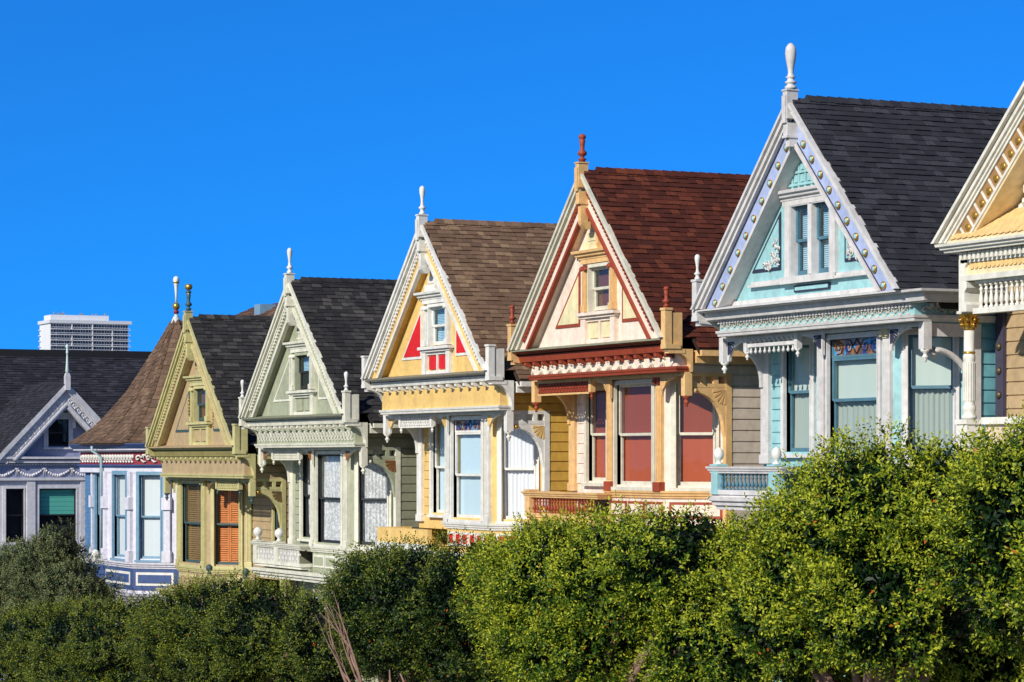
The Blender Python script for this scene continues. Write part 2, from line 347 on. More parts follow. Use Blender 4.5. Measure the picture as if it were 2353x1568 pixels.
def roof(par, cfg, H, Wd, ymax=10.5, y0=-.1, hz=0, xe=3.42, course=.13, n_ind=300, ze=None):
    """gable roof in local coordinates: ridge at x=0,z=H, outer line to (Wd,0)"""
    al = math.atan2(H, Wd); mat = cfg['roof']
    ct, st = math.cos(al), math.sin(al); Ls = (xe)/ct
    m = MB()
    for s in (-1, 1):
        q = [(0, H-.02), (s*xe, H-.02-xe*math.tan(al)), (s*xe, H-.1-xe*math.tan(al)), (0, H-.1)]
        m.prism(q, .5, ymax, 'y')
        q = [(0, H-.02), (s*(Wd-.05), H-.02-(Wd-.05)*math.tan(al)), (s*(Wd-.05), H-.06-(Wd-.05)*math.tan(al)), (0, H-.06)]
        m.prism(q, y0, .5, 'y')
    rf = ob('roof', m.mesh('roof', cfg['roofbase']), par, (0, 0, hz))
    ws = [.15, .18, .21, .24, .28]
    mats = []
    def sh(w, th): # x downslope from 0
        return MB().add([(0,0,0),(course*1.12,0,0),(course*1.12,w-.012,0),(0,w-.012,0),(0,0,th*.35),(course*1.12,0,th),(course*1.12,w-.012,th),(0,w-.012,th*.35)],
              [(0,3,2,1),(4,5,6,7),(0,1,5,4),(1,2,6,5),(2,3,7,6),(3,0,4,7)])
    lib = [(w, sh(w, k).mesh('shingle', mat), sh(w, k)) for w in ws for k in (.03, .02)]
    items = []
    nc = int(Ls/course)
    for j in range(nc):
        d = .02+j*course; y = (y0 if d*ct < Wd-.1 else .52) - .02*rnd.random()
        y += rnd.random()*.05
        while y < ymax:
            w, me, mb = lib[rnd.randrange(len(lib))]; items.append((y, d, me, mb)); y += w
    items.sort(key=lambda t: t[0])
    for y, d, me, mb in items[:n_ind]:
        ob('shingle', me, rf, (d*ct, y, H-d*st), (0, al, 0))
    r = MB()
    for y, d, me, mb in items[n_ind:]:
        if y > ymax-.1: continue
        r.add([(d*ct+p[0]*ct+p[2]*st, y+p[1], H-d*st-p[0]*st+p[2]*ct) for p in mb.v], mb.f)
    for j in range(nc):
        d = .02+j*course
        r.add([(-(d*ct), y0, H-d*st), (-(d+course*1.1)*ct-.012, y0, H-(d+course*1.1)*st+.012), (-(d+course*1.1)*ct-.012, ymax, H-(d+course*1.1)*st+.012), (-(d*ct), ymax, H-d*st)], [(0, 1, 2, 3)])
    o = ob('shingles', r.mesh('shingles', mat), rf); o['kind'] = 'stuff'
    rc = cm(('ridge', mat.name), lambda: MB().add([(-.11,0,-.085),(0,0,.03),(.11,0,-.085),(-.11,.24,-.1),(0,.24,.012),(.11,.24,-.1),(.11,0,-.1),(-.11,0,-.1)], [(0,3,4,1),(1,4,5,2),(7,0,1,2,6)]).mesh('ridge_tile', mat))
    y = y0+.3
    while y < ymax-.3: ob('ridge_tile', rc, rf, (0, y, H+.03)); y += .2
    return rf, al

def rake_poly(s, H, Wd, d0, d1, zb, apex=0):
    al = math.atan2(H, Wd); c_, s_ = math.cos(al), math.sin(al)
    def at(d, z): return Wd - d/s_ - z*Wd/H
    return [(s*apex, H-d0/c_), (s*at(d0, zb), zb), (s*at(d1, zb), zb), (s*apex, H-d1/c_)]

def moulding(z0, z1, out, n=3, inn=-.05):
    # stepped crown profile growing outwards to the top (z1)
    p = [(inn, z0)]
    for i in range(n):
        o = out*(i+1)/n if n > 1 else out; za = z0+(z1-z0)*i/n; zb = z0+(z1-z0)*(i+1)/n
        p += [(o, za + (zb-za)*.12), (o+.008, zb-(zb-za)*.1)]
    return p + [(out+.008, z1), (inn, z1)]

# ------------------------------------------------------------ the row-house with a steep gable
def gable_house(cfg):
    xa, zc = cfg['xa'], cfg['zc']
    gz = EYE - 5.7 + (xa+38)*.0665
    hz = (EYE+zc) - gz
    t = thing('row_house', cfg['label'], 'house', (xa, 22.8, gz), 'row of gabled houses')
    t.scale = cfg.get('scale', (1, 1, 1)); hz = hz/t.scale[2]
    K = cfg; wall, trim, acc = K['wall'], K['trim'], K['acc']
    H, Wd = 3.27, 3.22; fz, wb = K['fz'], K['wb']
    Z = lambda p: (p[0], p[1], p[2]+hz)
    def part(name, m, mat, loc=(0,0,0), rot=(0,0,0), **kw): return ob(name, m.mesh(name, mat) if isinstance(m, MB) else m, t, Z(loc), rot, **kw)
    # --- roof
    rf, al = roof(t, K, H, Wd, hz=hz)
    ct, st = math.cos(al), math.sin(al)
    # --- bargeboards
    for s in (-1, 1):
        m = MB()
        for d0, d1, y in K['rake_out']: m.prism(rake_poly(s, H-.03, Wd, d0, d1, .0), y, .3)
        bo = part('bargeboard', m, K.get('raket', trim))
        for nm_, d0, d1, y, mat in K['rake_in']:
            ob(nm_, MB().prism(rake_poly(s, H-.03, Wd, d0, d1, .005), y, (.04 if K['gstyle'] != 'blue' else .36) if nm_ == 'soffit_board' else .3).mesh(nm_, mat), bo)
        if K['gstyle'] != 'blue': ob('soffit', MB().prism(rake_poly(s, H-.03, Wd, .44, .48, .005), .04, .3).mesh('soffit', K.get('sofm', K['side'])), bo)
        if K.get('beads'):
            me = cm(('bead', K['beads'].name), lambda: MB().box(-.03, .03, -.055, 0, -.035, .035).mesh('bead', K['beads']))
            L_ = math.hypot(H, Wd)-.75; n = int(L_/.105)
            for i in range(n):
                d = .38+i*.105; ob('bead', me, bo, (s*(d*ct-.225*st*1), -.0, H-.03-d*st-.235*ct), (0, s*al, 0))
        if K.get('rosettes'):
            me = cm('ros1', lambda: MB().lathe([(.062,0),(.066,.015),(.052,.03),(.042,.02)], n=14).mesh('rosette', GOLD)); me2 = cm('ros2', lambda: MB().lathe([(.042,.012),(.038,.028),(.02,.036),(.004,.038)], n=12).mesh('rosette_centre', K['rosettes']))
            for i in range(10):
                d = .72+i*.375; dd = .34
                r = ob('rosette', me, bo, (s*(d*ct-dd*st), -.012, H-.03-d*st-dd*ct), (R(90), 0, 0)); ob('rosette_centre', me2, bo, (s*(d*ct-dd*st), -.012, H-.03-d*st-dd*ct), (R(90), 0, 0))
    # --- king post and finial
    m = MB().box(-.07, .07, -.2, .0, H-.35, H+.1); m.box(-.055, .055, -.23, -.2, H-.42, H+.02); m.box(-.085, .085, -.215, .015, H+.1, H+.125)
    m.box(-.07, .07, -.19, 0, H-.62, H-.42); m.box(-.08, .08, -.21, 0, H-.66, H-.62); m.box(-.06, .06, -.15, .0, H-(.98 if K['gstyle'] != 'blue' else .8), H-.66)
    if K['gstyle'] != 'blue': m.prism([(-.15, H-.98), (.05, H-.98), (.05, H-1.12), (-.06, H-1.12), (-.13, H-1.04)], -.07, .07, 'x')
    part('king_post', m, K.get('post', trim))
    fin = K['fin']
    part('finial', MB().lathe(fin[0], n=14), fin[1], (0, -.09, H+.13))
    if len(fin) > 2:
        for zz, rr, mt in fin[2]: part('finial_ring', MB().lathe([(rr*.7, -rr*.7), (rr, -.3*rr), (rr, .3*rr), (rr*.7, rr*.7)], n=12), mt, (0, -.09, H+.13+zz))
    # --- gable wall
    yg = K.get('yg', .18); m = MB(); hw, h0, h1 = K['gw']
    GX = .26 if K['gstyle'] != 'blue' else .14          # the attic group sits a little right of the ridge
    ln = lambda x, s: H-.12-(abs(x)+.1+s*GX)*H/Wd
    for s in (-1, 1): m.prism([(s*hw, 0), (s*((H-.12)*Wd/H-.1-s*GX), 0), (s*hw, ln(hw, s))], yg, yg+.15)
    m.prism([(-hw, h1), (hw, h1), (hw, ln(hw, 1)), (-GX, H-.24), (-hw, ln(hw, -1))], yg, yg+.15); m.box(-hw, hw, yg, yg+.15, 0, h0)
    gw = part('gable_wall', m, wall, (GX, 0, 0))
    # inset bars around side panels
    pm = K['panel']
    for s in (-1, 1):
        zb_ = .58 if K['gstyle'] == 'blue' else .4; xa_, xb_ = s*(hw+.4), s*1.86
        zt = zb_+(abs(xb_)-abs(xa_))*H/Wd*1.0
        tri = [(xa_, zb_), (xb_, zb_), (xa_, zt)]
        def inset(tri, q):
            cx = xa_+s*(abs(xb_)-abs(xa_))*.3; cz = zb_+(zt-zb_)*.3
            return [(cx+(x-cx)*q, cz+(z-cz)*q) for x, z in tri]
        ob('panel_trim', MB().prism(inset(tri, 1.12), yg-.02, yg).mesh('pt', K['ptrim']), gw)
        ob('gable_panel', MB().prism(inset(tri, .92), yg-.028, yg-.02).mesh('gp', pm), gw)
        if K['gstyle'] == 'blue':
            me = cm('gsc', lambda: orn_scroll(trim, .9))
            for q, (dx, dz, rr) in enumerate(((.1, .1, 0), (.12, .22, 1.2), (.22, .1, 2.5), (.1, .34, .4), (.34, .1, 1.0), (.09, .46, 2.0), (.22, .24, .9), (.48, .07, .2))):
                ob('scroll_ornament', me, gw, (xa_+s*dx, yg-.03, zb_+dz), (0, rr, 0))
        if K['gstyle'] == 'studs':
            me = cm('stud', lambda: MB().lathe([(.035, 0), (.03, .02), (.005, .03)], n=8).mesh('stud', GOLD))
            for i in range(9): ob('stud', me, gw, (xa_+s*-.02, yg-.02, .5+i*.105*.8), (R(90), 0, 0))
    if K['gstyle'] == 'blue':
        m = MB()
        for i in range(9):
            x = -.8+i*.2; zt = H-.55-abs(x)*H/Wd
            if zt > 1.8: m.box(x-.02, x+.02, yg-.03, yg, 1.8, zt)
        for z in (1.9, 2.1, 2.3, 2.5): hx = (H-.55-z)*Wd/H; m.box(-hx, hx, yg-.04, yg-.03, z-.02, z+.02)
        ob('gable_lattice', m.mesh('gl', wall), gw)
        me = MB().box(-.055, .055, -.02, 0, -.06, .06).mesh('block', wall)
        for z in (2.0, 2.2, 2.4):
            for i in range(-3, 3):
                if abs((i+.5)*.2)+.08 < (H-.6-z)*Wd/H: ob('lattice_block', me, gw, ((i+.5)*.2, yg, z))
        m = MB().box(-1.95, 1.95, yg-.09, yg, .3, .345); m.box(-1.9, 1.9, yg-.06, yg, .345, .39); m.box(-hw-.2, hw+.2, yg-.13, yg-.09, .29, .4); m.box(-2.6, 2.6, yg-.05, yg, 0, .1)
        ob('gable_sill', m.mesh('gs', trim), gw)
        m = MB().box(-.55, .55, yg-.03, yg, .15, .26); ob('sill_panel', m.mesh('sp', K['dark']), gw); ob('sill_panel_face', MB().box(-.51, .51, yg-.036, yg-.03, .175, .235).mesh('sf', wall), gw)
    elif K['gstyle'] == 'grill':
        m = MB()
        for i in range(7):
            x = -.3+i*.1; m.box(x-.015, x+.015, yg-.03, yg, 1.78, 2.35-abs(x)*H/Wd)
        for z in (1.85, 2.0): m.box(-.4, .4, yg-.035, yg-.03, z-.015, z+.015)
        ob('gable_grille', m.mesh('gl', trim), gw)
        ob('gable_ornament', MB().lathe([(.05,0),(.09,.05),(.1,.12),(.06,.17),(.03,.22)], 0, yg-.1, 2.05, 10).mesh('go', trim), gw)
    else:
        m = MB()
        for i in range(4):
            z = 1.78+i*.17; hx = (H-.75-z)*Wd/H
            if hx > .05: m.box(-hx, hx, yg-.015, yg, z, z+.155)
        ob('gable_top_board', m.mesh('gt', K.get('gtop', wall)), gw)
        ob('gable_drop', MB().prism([(0, 0), (-.16, 0), (-.16, -.1), (-.1, -.2), (-.1, -.45), (-.05, -.55), (0, -.55)], -.05, .05, 'x').mesh('gd', K.get('post', trim)), gw, (0, yg, H-.95))
    HE = .42 if K['gstyle'] == 'blue' else .28
    # hood, pilasters, sill below the gable window
    m = MB().sweep(moulding(h1+.1, h1+.27, .16), [(-hw-HE, yg), (-hw-HE, yg-.01), (hw+HE, yg-.01), (hw+HE, yg)])
    m.box(-hw-.25, hw+.25, yg-.06, yg, h1+.02, h1+.1)
    ob('window_hood', m.mesh('hood', K.get('hood', trim)), gw)
    for s in (-1, 1):
        if K['gstyle'] == 'blue':
            ob('gable_pilaster', MB().box(s*hw, s*(hw+.16), yg-.07, yg, h0-.02, h1+.02).mesh('p', trim), gw); continue
        x = s*(hw+.07); m = MB().box(x-.065, x+.065, yg-.08, yg, h0+.12, h1-.1)
        for q in (-.045, 0, .045): m.box(x+q-.012, x+q+.012, yg-.095, yg-.08, h0+.12, h1-.1)
        m.box(x-.085, x+.085, yg-.12, yg, h0, h0+.12)
        ob('gable_pilaster', m.mesh('p', K.get('pil', trim)), gw)
        c_ = MB().box(x-.09, x+.09, yg-.11, yg, h1-.1, h1-.02)
        for q in (-1, 1): c_.tube([(x+q*.075, yg-.13, h1-.08), (x+q*.075, yg, h1-.08)], .038, 8)
        ob('capital', c_.mesh('cap', K.get('cap', trim)), gw)
    if K['gstyle'] != 'blue':
        m = MB().box(-hw-.28, hw+.28, yg-.16, yg, h0-.08, h0-.02); m.box(-hw-.24, hw+.24, yg-.11, yg, h0-.13, h0-.08)
        for s in (-1, 1): m.box(s*(hw+.02), s*(hw+.2), yg-.09, yg, .02, h0-.13)
        m.box(-hw-.02, hw+.02, yg-.05, yg, .02, .09); m.box(-hw-.02, hw+.02, yg-.05, yg, h0-.19, h0-.13); 
        if K['gstyle'] != 'grill': m.box(-.03, .03, yg-.05, yg, .09, h0-.19)
        ob('gable_sill', m.mesh('gs', K.get('gsill', trim)), gw)
        for s in (-1, 1): ob('sill_panel', MB().box(s*.06, s*(hw-.05), yg-.03, yg, .12, h0-.22).mesh('sp', K['sillpanel']), gw)
    if K['gstyle'] == 'blue':
        for x in (-hw+.03, .06): window(t, Z((x+GX, yg, h0)), 0, hw-.09, h1-h0, trim, K['sash'], 'BLIND', 'BLIND', cw=.03, name='gable_window', glass=GLASS2, sw=.055)
        part('gable_mullion', MB().box(-.05, .05, yg-.06, yg+.05, h0, h1), trim, (GX, 0, 0))
    else:
        window(t, Z((-hw+.07+GX, yg, h0+.02)), 0, 2*hw-.14, h1-h0-.08, K['gcas'], K['gsash'], *K['gcur'], cw=.065, name='gable_window', glass=GLASS2, sw=.05)
    # --- cornice: ledge, crown, modillions, frieze
    X = 3.08
    YF = .22; path = [(-X+.2, 1.0), (-X+.2, YF), (X+.05, YF), (X+.05, K.get('ret', .45))]
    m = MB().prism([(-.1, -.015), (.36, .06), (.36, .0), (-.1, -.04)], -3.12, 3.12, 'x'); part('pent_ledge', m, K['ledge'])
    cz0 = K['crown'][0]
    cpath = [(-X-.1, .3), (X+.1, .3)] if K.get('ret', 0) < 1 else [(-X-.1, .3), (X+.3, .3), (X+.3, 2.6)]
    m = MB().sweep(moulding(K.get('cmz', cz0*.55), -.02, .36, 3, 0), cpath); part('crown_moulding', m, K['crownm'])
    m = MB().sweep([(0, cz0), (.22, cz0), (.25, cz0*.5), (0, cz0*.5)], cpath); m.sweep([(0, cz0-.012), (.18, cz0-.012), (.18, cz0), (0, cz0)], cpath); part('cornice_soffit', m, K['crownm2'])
    fr = part('frieze', MB().sweep([(0, fz+.1), (0.0, cz0-.012), (-.12, cz0-.012), (-.12, fz+.1)], path), K['frieze'])
    m = MB().sweep(moulding(fz, fz+.1, .05, 2, -.12), path); part('frieze_moulding', m, K['frm'])
    nmod = K['nmod']
    if nmod:
        me = cm(('mod', K['modm'].name), lambda: MB().prism([(.22, -.005), (.05, -.005), (.05, -.06), (.1, -.085), (.15, -.08), (.19, -.11), (.22, -.11)], -.045, .045, 'x').mesh('modillion', K['modm']))
        for i in range(nmod): ob('modillion', me, fr, (-X+.28+(2*X-.36)*i/(nmod-1), 0, cz0-.012))
    if K.get('dentils'):
        me = cm(('dent', trim.name), lambda: MB().box(-.025, .025, -.06, 0, -.055, 0).mesh('dentil', trim))
        n = 62
        for i in range(n): ob('dentil', me, fr, (-X+.25+(2*X-.25)*i/(n-1), YF, cz0-.014))
        for i in range(9): ob('dentil', me, fr, (X+.05, .5+i*.1, cz0-.014), (0, 0, R(90)))
    if K['orn']:
        kind, n, z = K['orn']; mat = K['ornm']
        fn = dict(scroll=lambda: orn_scroll(mat, 1.15), swag=lambda: orn_swag(mat, (2*X-.3)/n*1.0, .2), loop=lambda: orn_loop(mat))[kind]
        me = cm(('orn', kind, mat.name), fn)
        for i in range(n): ob({'scroll': 'scroll_ornament', 'swag': 'swag_ornament', 'loop': 'loop_ornament'}[kind], me, fr, (-X+.3+(2*X-.33)*i/n, YF, z))
        if K.get('ret', 0) > 1:
            for i in range(int((K['ret']-.5)/.24)): ob('scroll_ornament', me, fr, (X+.05, .4+i*.24, z), (0, 0, R(90)))
    # --- corner blocks and side consoles
    def pedestal(s, top=True):
        x = s*(X+.13)
        m = MB().box(x-.08, x+.08, -.1, .03, -.12, .48); m.box(x-.095, x+.095, -.115, .045, .48, .52)
        m.box(x-.1, x+.1, -.1, .2, -.2, -.12); m.box(x-.08, x+.08, -.03, .3, -.28, -.2)
        pd = part('corner_pedestal', m, K.get('ped', trim))
        if top: ob('finial', MB().lathe([(r*.8, z*.72) for r, z in K['cfin']], n=10).mesh('f', K['cfm']), pd, (x, -.035, .52))
    pedestal(-1, K['cf'][0])
    # left console (seen from outside only at its curved front)
    cons = [(-.02, -.2)]
    cons = [(-.05, -.2)] + [(-.05+.47*math.sin(a/8*math.pi/2)**1.0, -.24+(fz+.08+.24)*(1-math.cos(a/8*math.pi/2))) for a in range(9)] + [(.46, fz), (.46, -.2)]
    part('console', MB().prism(cons, -X-.16, -X-.02, 'x'), K.get('ped', trim))
    if K['cf'][1] is not None:
        pedestal(1, K['cf'][1])
        m = MB().box(X+.06, X+.19, .03, .25, -.2, .44); part('side_parapet', m, K.get('ped', trim))
        part('console', MB().prism(cons, X+.02, X+.2, 'x'), K.get('ped', trim))
    # --- eave on the right-hand side
    ze = H-3.42*H/Wd
    m = MB().box(3.2, 3.5, .52, 10.4, ze-.12, ze-.02) if K.get('ret', 0) < 1 else MB().box(3.2, 3.46, 2.0, 10.4, ze-.12, ze-.02)
    part('gutter', m, K.get('gut', trim))
    m = MB().box(3.12, 3.3, .52 if K.get('ret', 0) < 1 else 2.0, 10.4, ze-.24, ze-.12); part('eave_fascia', m, K.get('gut', trim))
    # --- lower storey
    mir = K.get('mirror')
    lowz = wb-.1
    sd = -1 if mir else 1
    # side walls (core behind the siding)
    base_z = -hz+.02
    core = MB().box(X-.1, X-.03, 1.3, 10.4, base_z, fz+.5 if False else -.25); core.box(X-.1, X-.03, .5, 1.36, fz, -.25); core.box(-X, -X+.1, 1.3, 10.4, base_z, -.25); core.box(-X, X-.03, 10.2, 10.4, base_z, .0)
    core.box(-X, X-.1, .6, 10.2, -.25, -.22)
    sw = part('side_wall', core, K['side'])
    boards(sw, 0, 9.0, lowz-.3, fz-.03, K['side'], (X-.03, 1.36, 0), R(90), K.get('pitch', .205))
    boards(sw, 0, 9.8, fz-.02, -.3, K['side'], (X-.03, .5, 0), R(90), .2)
    ob('corner_post', MB().box(X-.12, X+.005, 1.24, 1.36, base_z, fz).mesh('cp', K.get('cpost', trim)), sw)
    for s in (-1, 1):
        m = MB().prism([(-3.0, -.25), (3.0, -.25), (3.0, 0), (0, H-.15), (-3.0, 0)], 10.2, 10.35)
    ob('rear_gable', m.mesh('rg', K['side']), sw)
    # beam under the frieze and porch ceiling
    part('porch_beam', MB().box(-X, X, .42, .54, fz-.06, fz), trim)
    part('porch_ceiling', MB().box(-X+.1, X-.1, .5, 1.9, fz-.03, fz-.0), K.get('ceil', trim))
    if K['layout'] == 'R':
        bx0, bx1 = -.2, 2.02; px0, px1 = -X, -.2
    else:
        bx0, bx1 = -2.55, -.4; px0, px1 = .5, X
    by = .58; sl = 1.35
    wt, wh = fz-.16, 0
    # bay front wall with its window
    W0, W1 = (bx0+.32, bx1-.42) if K['layout'] == 'R' else (bx0+.3, bx1-.3)
    fw = part('bay_wall', holes(MB(), bx0, bx1, lowz, fz-.03, [(W0, W1, wb, wt)], by, by+.16), wall)
    # slanted side
    s2 = R(45)
    a0, a1 = .22, .92
    sw2 = part('bay_side_wall', holes(MB(), 0, sl, lowz, fz-.03, [(a0, a1, wb, wt)], 0, .16), wall, (bx1, by, 0), (0, 0, s2))
    # left return of the bay
    part('bay_return_wall', MB().prism([(bx0, by+.16), (bx0+.16, by+.16), (bx0+.16, 1.25), (bx0, 1.25)], lowz, fz-.03, 'z'), wall)
    cu = K['cur']
    window(t, Z((W0, by, wb)), 0, W1-W0, wt-wb, K['cas'], K['sash'], *cu[1], cw=.08, stain=K.get('stain', 0), split=K.get('split', .5), name='bay_window')
    d = Vector((math.cos(s2), math.sin(s2)))
    window(t, Z((bx1+d.x*a0, by+d.y*a0, wb)), s2, a1-a0, wt-wb, K['cas'], K['sash'], *cu[2], cw=.1, split=K.get('split', .5), name='bay_window', folds=8)
    # back wall of the recess
    yb = 1.2
    if K['layout'] == 'R':
        nw0, nw1 = -2.3, -1.45; pk0, pk1 = -X, bx0
        bw = part('porch_wall', holes(MB(), -X, bx0, lowz-.2, fz-.03, [(nw0, nw1, wb+.05, wt)], yb, yb+.16), wall)
        window(t, Z((nw0, yb, wb+.05)), 0, nw1-nw0, wt-wb-.05, K['cas'], K['sash'], *cu[0], cw=.12, split=K.get('split', .5), name='porch_window')
        boards(bw, -X+.3, nw0-.14, wb, wt+.1, wall, (0, yb, 0), 0, .205)
        boards(bw, nw1+.14, bx0-.02, wb, wt+.1, wall, (0, yb, 0), 0, .205)
        ob('pilaster', MB().box(-X, -X+.26, yb-.06, yb, wb-.1, wt+.1).box(-X-.02, -X+.29, yb-.08, yb, wb-.15, wb).mesh('pil', trim), bw)
        # depthwise bracket on the left
    else:
        e1 = bx1+.95
        nw0, nw1 = 2.0, 2.62
        bw = part('porch_wall', holes(MB(), e1, X, lowz-.2, fz-.03, [(nw0, nw1, wb-.1, wt)], 1.5, 1.66), wall)
        window(t, Z((nw0, 1.5, wb-.1)), 0, nw1-nw0, wt-wb+.1, K['cas'], K['sash'], *cu[0], cw=.1, name='porch_window')
        boards(bw, e1-.1, nw0-.12, wb-.1, wt+.1, wall, (0, 1.5, 0), 0, .205)
    # pilasters with capitals at the bay
    def pilaster(x, y, rot=0, w=.2):
        m = MB().box(-w/2, w/2, -.07, 0, lowz+.05, fz-.2)
        for q in (-.3, 0, .3): m.box(q*w-.015, q*w+.015, -.085, -.07, lowz+.2, fz-.26)
        m.box(-w/2-.02, w/2+.02, -.1, 0, lowz, lowz+.17)
        pl = part('pilaster', m, K.get('pil', trim), (x, y, 0), (0, 0, rot))
        c_ = MB().box(-w/2-.02, w/2+.02, -.11, 0, fz-.1, fz-.06)
        for q in (-1, 1): c_.tube([(q*w*.42, -.13, fz-.13), (q*w*.42, 0, fz-.13)], .05, 8)
        c_.box(-w/2, w/2, -.09, 0, fz-.2, fz-.1)
        ob('capital', c_.mesh('cap', K.get('cap', trim)), pl)
        if K.get('pbase'): ob('pilaster_base', MB().box(-w/2-.03, w/2+.03, -.12, 0, lowz-.01, lowz+.16).mesh('pb', K['pbase']), pl)
    pilaster(bx0+.12, by); pilaster(bx1-.14, by)
    if K['layout'] == 'L': pilaster(bx1+d.x*(sl-.15), by+d.y*(sl-.15), s2, .16)
    # fan brackets, screens, pendants along the front beam (y = .42)
    fb = cm(('fb', trim.name, 1), lambda: fan_mesh(.55, .36, K.get('brk', trim), 1)); fbm = cm(('fb', trim.name, -1), lambda: fan_mesh(.55, .36, K.get('brk', trim), -1))
    ry = cm(('ry', K['fan'].name, 1), lambda: rays_mesh(.55, .36, K['fan'], 1)); rym = cm(('ry', K['fan'].name, -1), lambda: rays_mesh(.55, .36, K['fan'], -1))
    def fan(x, s, y=.43, z=None, rot=0):
        o = part('fan_bracket', fb if s > 0 else fbm, None, (x, y, fz-.05 if z is None else z), (0, 0, rot)); ob('fan_rays', ry if s > 0 else rym, o)
    dm = cm(('drop', K['drop'].name), lambda: MB().lathe(DROP, n=10).mesh('drop', K['drop']))
    dms = cm(('drops', K['drop'].name), lambda: MB().lathe([(r*.72, z*.72) for r, z in DROP], n=10).mesh('drop', K['drop']))
    def pendant(x, big, y=.44):
        w, h = (.072, .42) if big else (.05, .27)
        p = part('pendant_post', MB().box(x-w, x+w, y-w, y+w, fz-h, fz-.0), K.get('ped', trim)); ob('pendant_drop', dm if big else dms, p, (x, y, fz-h))
    pendant(-X-.02, True); pendant(X+.0, True)
    if K['layout'] == 'R':
        l0 = -X+.12
        if K['leftfan']: fan(-X+.08, 1); pendant(-2.32, False); l0 = -2.25
        l1 = -.72; pendant(-.66, False)
        fan(.12, -1); fan(2.28, 1) if False else None
        # bracket from bay pilaster towards the right corner
        fan(X-.98, 1)
    else:
        fan(-X+.55, -1); fan(-X+.12, -1) if False else None
        l0, l1 = .8, 2.2; fan(.02, 1); pendant(.72, False); pendant(2.28, False); fan(2.95, -1)
        fan(-.3, 1) if False else None
    if K['screen'] == 'lattice':
        o = part('porch_screen', MB().box(l0, l1, .4, .46, fz-.3, fz-.265), trim)
        ob('screen_lattice', lattice_mesh(l1-l0, .205, K['scm'], .15 if False else .125), o, (l0, .43, fz-.265))
    else:
        o = part('porch_screen', MB().box(l0, l1, .4, .46, fz-.2, fz-.14), trim)
        sp = MB().lathe([(.03,0),(.012,-.02),(.02,-.06),(.045,-.075),(.045,-.09),(.015,-.11),(.015,-.24),(.03,-.26),(.03,-.28),(.004,-.31)], n=8).mesh('spindle', trim)
        n = 10
        for i in range(n): ob('spindle', sp, o, (l0+.08+(l1-l0-.16)*i/(n-1), .43, fz-.01))
    # side arch panel on the right (in the depth direction)
    yA, yB = .52, 1.3; zt = fz; m = MB()
    if K['side_arch'] == 'squares':
        m.box(X-.13, X+.0, yA, yB, zt-.07, zt); m.box(X-.13, X, yA, yB, zt-.27, zt-.2)
        n = 3; ww = (yB-yA)/n
        for i in range(n+1): y = yA+ww*i; m.box(X-.13, X, max(yA, y-.045), min(yB, y+.045), zt-.2, zt-.07)
        arch = [(yA, zt-.27), (yB, zt-.27), (yB, zt-1.15), (yB-.06, zt-1.15), (yB-.09, zt-1.05)]
        for i in range(9): a = i/8*math.pi/2; arch.append((yA+.04+(yB-.14-yA)*math.cos(a), zt-1.0+.66*math.sin(a)))
        m.prism(arch, X-.125, X-.005, 'x')
        sp_ = part('side_arch', m, K.get('archm', trim))
        rr = MB()
        for i in range(5):
            a = R(184+i*21); r = .26; b = R(6); y0_, z0_ = yB-.07, zt-.31
            rr.prism([(y0_, z0_), (y0_+r*math.cos(a-b), z0_+r*math.sin(a-b)), (y0_+r*math.cos(a+b), z0_+r*math.sin(a+b))], X-.005, X+.008, 'x')
        ob('fan_rays', rr.mesh('rays', K['fan']), sp_)
        ob('arch_knob', MB().lathe([(.005,-.05),(.04,-.03),(.05,0),(.04,.03),(.005,.05)], X+.01, yA+.08, zt-.33, 10).mesh('k', GOLD if K.get('goldk') else trim), sp_)
    else:
        m.box(X-.05, X, yA, yB+.1, zt-.22, zt-.02)
        sp_ = part('side_frame', m, trim)
        pts = []
        for i in range(12): a = i/11; pts.append((X-.02, yA+.08+.72*math.sin(a*math.pi/2), zt-.42-.75*(1-math.cos(a*math.pi/2))))
        ob('scroll_bracket', MB().tube([(X-.02, yA+.12, zt-.52), (X-.02, yA+.03, zt-.47), (X-.02, yA+.08, zt-.4)]+pts, .05, 6).mesh('sb', trim), sp_)
        part('corner_column', MB().box(X-.12, X+.03, yB-.04, yB+.14, base_z+.0, fz-.02), trim)
    # left bracket in the depth direction
    arch = [(.52, fz-.06), (1.15, fz-.06), (1.15, fz-.85), (1.1, fz-.85)] + [(.55+.55*math.cos(i/8*math.pi/2), fz-.75+.55*math.sin(i/8*math.pi/2)) for i in range(9)]
    if K['layout'] == 'R': part('porch_bracket', MB().prism(arch, -X+.02, -X+.1, 'x'), K.get('brk', trim))
    # --- sill band, balustrade and lower floors
    m = MB().sweep(moulding(lowz-.14, lowz, .09, 3, -.1), [(bx0, 1.1), (bx0, by), (bx1, by), (bx1+d.x*sl, by+d.y*sl)]); part('bay_sill', m, K.get('sill', trim))
    bh = .58
    pl = part('bay_base', MB().sweep([(0, base_z), (0, lowz-.13), (-.1, lowz-.13), (-.1, base_z)], [(bx0, 1.1), (bx0, by), (bx1, by), (bx1+d.x*sl, by+d.y*sl)]), K.get('basem', wall))
    npn = K.get('npan', 3)
    for i in range(npn):
        w = (bx1-bx0-.1)/npn; x0 = bx0+.05+i*w
        ob('base_panel', MB().box(x0+.03, x0+w-.03, by-.02, by, lowz-.5, lowz-.2).mesh('bp', K.get('bptrim', trim)), pl); ob('base_panel_face', MB().box(x0+.08, x0+w-.08, by-.028, by-.02, lowz-.45, lowz-.25).mesh('bf', K.get('bpan', wall)), pl)
    w = sl*.8
